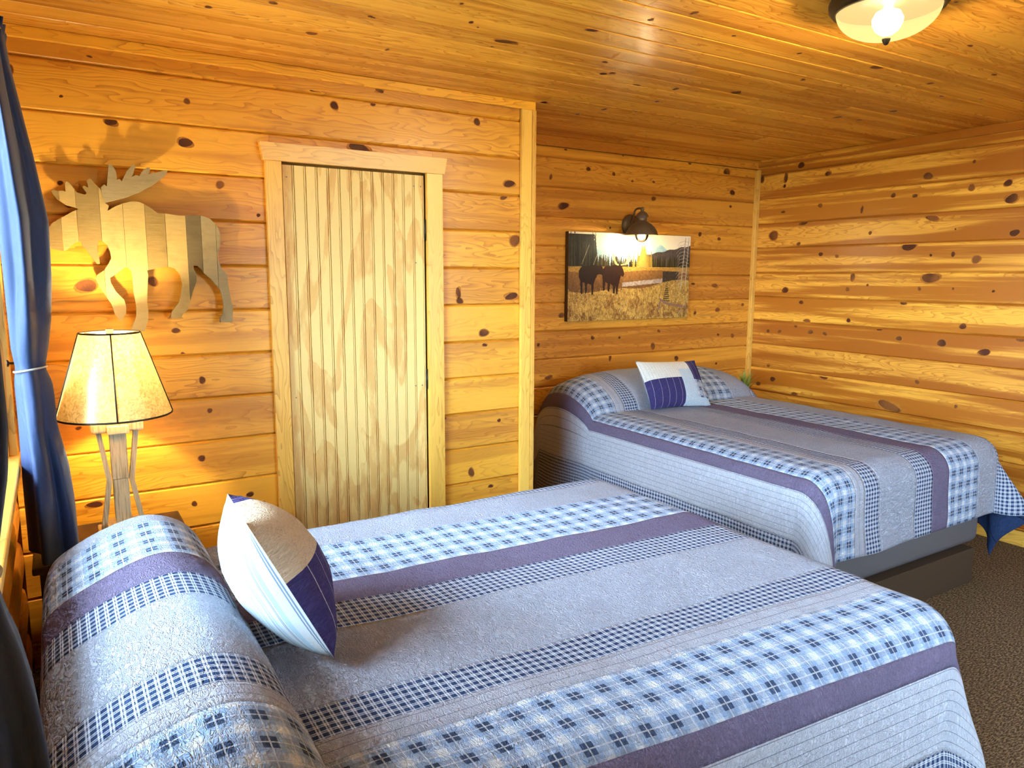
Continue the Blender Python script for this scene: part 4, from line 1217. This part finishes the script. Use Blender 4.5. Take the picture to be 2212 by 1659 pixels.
# ------------------------------------------------------------------ curtains
def interp(tab, z, c):
    tab = sorted(tab)
    return float(np.interp(z, [r_[0] for r_ in tab], [r_[c] for r_ in tab]))
def curtain(label, tab, nf, ph0, ztop, zbot, ztie, hook_y):
    """tab rows: z, left x, right x, centre y, half depth along the wall"""
    yc = interp(tab, ztie, 3)
    root = empty('curtain', ((WL), yc, zbot), label, 'curtain', 'navy curtains tied back at the window')
    nz, na = 110, 168
    vs, fs = [], []
    for i in range(nz + 1):
        z = zbot + (ztop - zbot) * i / nz
        xl, xr, y0, ry = (interp(tab, z, c) for c in (1, 2, 3, 4))
        xc, rx = (xl + xr) / 2, (xr - xl) / 2
        dz = abs(z - ztie)
        amp = 0.10 + 0.16 * smooth01(dz / 0.35)
        for k in range(na):
            a = 2 * PI * k / na
            tw = ph0 + 0.5 * math.sin(z * 2.2) + 0.25 * math.sin(z * 5 + a)
            f = 1 - amp + amp * (0.85 * math.cos(nf * a + tw) + 0.15 * math.cos((nf * 2 + 1) * a - tw * 1.7 + z * 1.5))
            f += 0.03 * mnoise.noise(Vector((math.cos(a) * 2, math.sin(a) * 2, z * 4 + ph0)))
            x_ = max(xc + rx * math.cos(a) * min(f, 1.0), WL + 0.028)
            vs.append((x_, y0 + ry * math.sin(a) * f, z))
    for i in range(nz):
        for k in range(na):
            k2 = (k + 1) % na
            fs.append((i * na + k, i * na + k2, (i + 1) * na + k2, (i + 1) * na + k))
    mesh('drape', vs, fs, CURT, root, True)
    # gathered heading
    vs, fs = [], []
    for i in range(4):
        z = ztop - 0.012 + i * 0.014
        xl, xr, y0, ry = (interp(tab, ztop, c) for c in (1, 2, 3, 4))
        for k in range(na):
            a = 2 * PI * k / na
            f = 0.9 + 0.22 * (i / 3) * math.cos(17 * a)
            vs.append(((xl + xr) / 2 + (xr - xl) / 2 * math.cos(a) * (0.9 + 0.3 * i / 3 * math.cos(17 * a)), y0 + ry * math.sin(a) * f, z + 0.004 * math.cos(23 * a)))
    for i in range(3):
        for k in range(na):
            k2 = (k + 1) % na
            fs.append((i * na + k, i * na + k2, (i + 1) * na + k2, (i + 1) * na + k))
    mesh('heading', vs, fs, CURT, root, True)
    xl, xr, y0, ry = (interp(tab, ztie, c) for c in (1, 2, 3, 4))
    pts = [((xl + xr) / 2 + ((xr - xl) / 2 + 0.002) * math.cos(2 * PI * i / 48), y0 + (ry + 0.002) * math.sin(2 * PI * i / 48), ztie + 0.008 * math.sin(2 * PI * i / 48 + 2)) for i in range(48)]
    tube('tieback', pts, 0.0035, ROPE, root, 8, True)
    lathe('hook', [(0.0, 0.0), (0.012, 0.0), (0.012, 0.004), (0.004, 0.008), (0.004, 0.05), (0.012, 0.055), (0.012, 0.062), (0.0, 0.064)], (WL + 0.02, hook_y, ztie + 0.01), BRONZE, root, 16, (1, 0, 0))
    return root
XL = -0.132
FAR = [(2.30, -0.118, -0.068, -0.47, 0.27), (2.20, -0.125, -0.058, -0.47, 0.27), (2.077, XL, -0.038, -0.47, 0.26), (1.914, XL, -0.014, -0.46, 0.24), (1.727, XL, 0.008, -0.45, 0.20), (1.55, XL, 0.002, -0.44, 0.17),
       (1.41, XL, -0.009, -0.43, 0.13), (1.32, XL, -0.024, -0.42, 0.09), (1.254, -0.124, -0.038, -0.42, 0.06), (1.206, XL, -0.022, -0.42, 0.085), (1.15, XL, -0.018, -0.42, 0.10), (1.07, XL, -0.018, -0.43, 0.12), (0.925, -0.134, 0.008, -0.44, 0.14), (0.79, -0.137, 0.019, -0.44, 0.16), (0.62, -0.137, 0.024, -0.44, 0.17)]
curtain('navy curtain tied back beside the table lamp', FAR, 4, 0.6, 2.28, 0.63, 1.25, -0.30)
NEAR = [(2.30, -0.118, -0.078, -2.40, 0.20), (2.0, XL, -0.062, -2.40, 0.20), (1.75, XL, -0.050, -2.39, 0.17), (1.58, XL, -0.044, -2.38, 0.14), (1.41, XL, -0.046, -2.37, 0.10), (1.356, XL, -0.051, -2.37, 0.08), (1.30, XL, -0.062, -2.37, 0.06),
        (1.235, -0.128, -0.074, -2.37, 0.05), (1.189, XL, -0.064, -2.37, 0.06), (1.153, XL, -0.054, -2.37, 0.075), (1.087, XL, -0.043, -2.37, 0.09), (0.985, XL, -0.034, -2.37, 0.11), (0.90, XL, -0.088, -2.36, 0.12), (0.62, XL, -0.09, -2.36, 0.13)]
curtain('navy curtain tied back nearest the camera at the left edge', NEAR, 5, 2.0, 2.28, 0.63, 1.235, -2.46)
rod = empty('curtain_rod', (WL, -1.3, 2.27), 'thin dark curtain rod over the window', 'curtain rod')
tube('rod', [(-0.093, -2.66, 2.27), (-0.093, -0.16, 2.27)], 0.008, BRONZE, rod, 12)
for y in (-2.64, -0.18):
    tube('bracket', [(WL + 0.0, y, 2.27), (-0.093, y, 2.27)], 0.006, BRONZE, rod, 8)

# ------------------------------------------------------------------ plant
px, py = 4.46, 0.50
plant = empty('potted_grass', (px, py, 0.60), 'small green grass plant in a pot in the alcove corner', 'plant')
lathe('pot', [(0.0, 0.0), (0.035, 0.0), (0.045, 0.08), (0.049, 0.085), (0.045, 0.088), (0.041, 0.075), (0.0, 0.072)], (px, py, 0.60), plain('white_pot', (0.6, 0.6, 0.58), 0.4), plant, 28)
kG = NB('grass_blade', 0.5, 0.3)
_, uu, vv_ = kG.uv()
kG.color(kG.mix(vv_, (0.10, 0.20, 0.02), (0.42, 0.50, 0.10)))
vs, uv, fs = [], [], []
rg2 = random.Random(9)
for b in range(110):
    a, lean, ln_ = rg2.uniform(0, 2 * PI), rg2.uniform(0.05, 1.0), rg2.uniform(0.11, 0.22)
    d = Vector((math.cos(a), math.sin(a), 0))
    sd_ = Vector((-d.y, d.x, 0))
    base = Vector((px, py, 0.67)) + d * rg2.uniform(0, 0.03)
    b0 = len(vs)
    for i in range(5):
        t = i / 4
        c = base + d * (lean * ln_ * (t ** 1.8) * 0.8) + Vector((0, 0, ln_ * (t - 0.35 * lean * t * t)))
        w = 0.0038 * (1 - t ** 2) + 0.0004
        vs += [c - sd_ * w, c + sd_ * w]
        uv += [(0, t), (1, t)]
    for i in range(4):
        fs.append((b0 + 2 * i, b0 + 2 * i + 1, b0 + 2 * i + 3, b0 + 2 * i + 2))
g = mesh('grass_blades', vs, fs, kG.m, plant, False, uv)
g['kind'] = 'stuff'
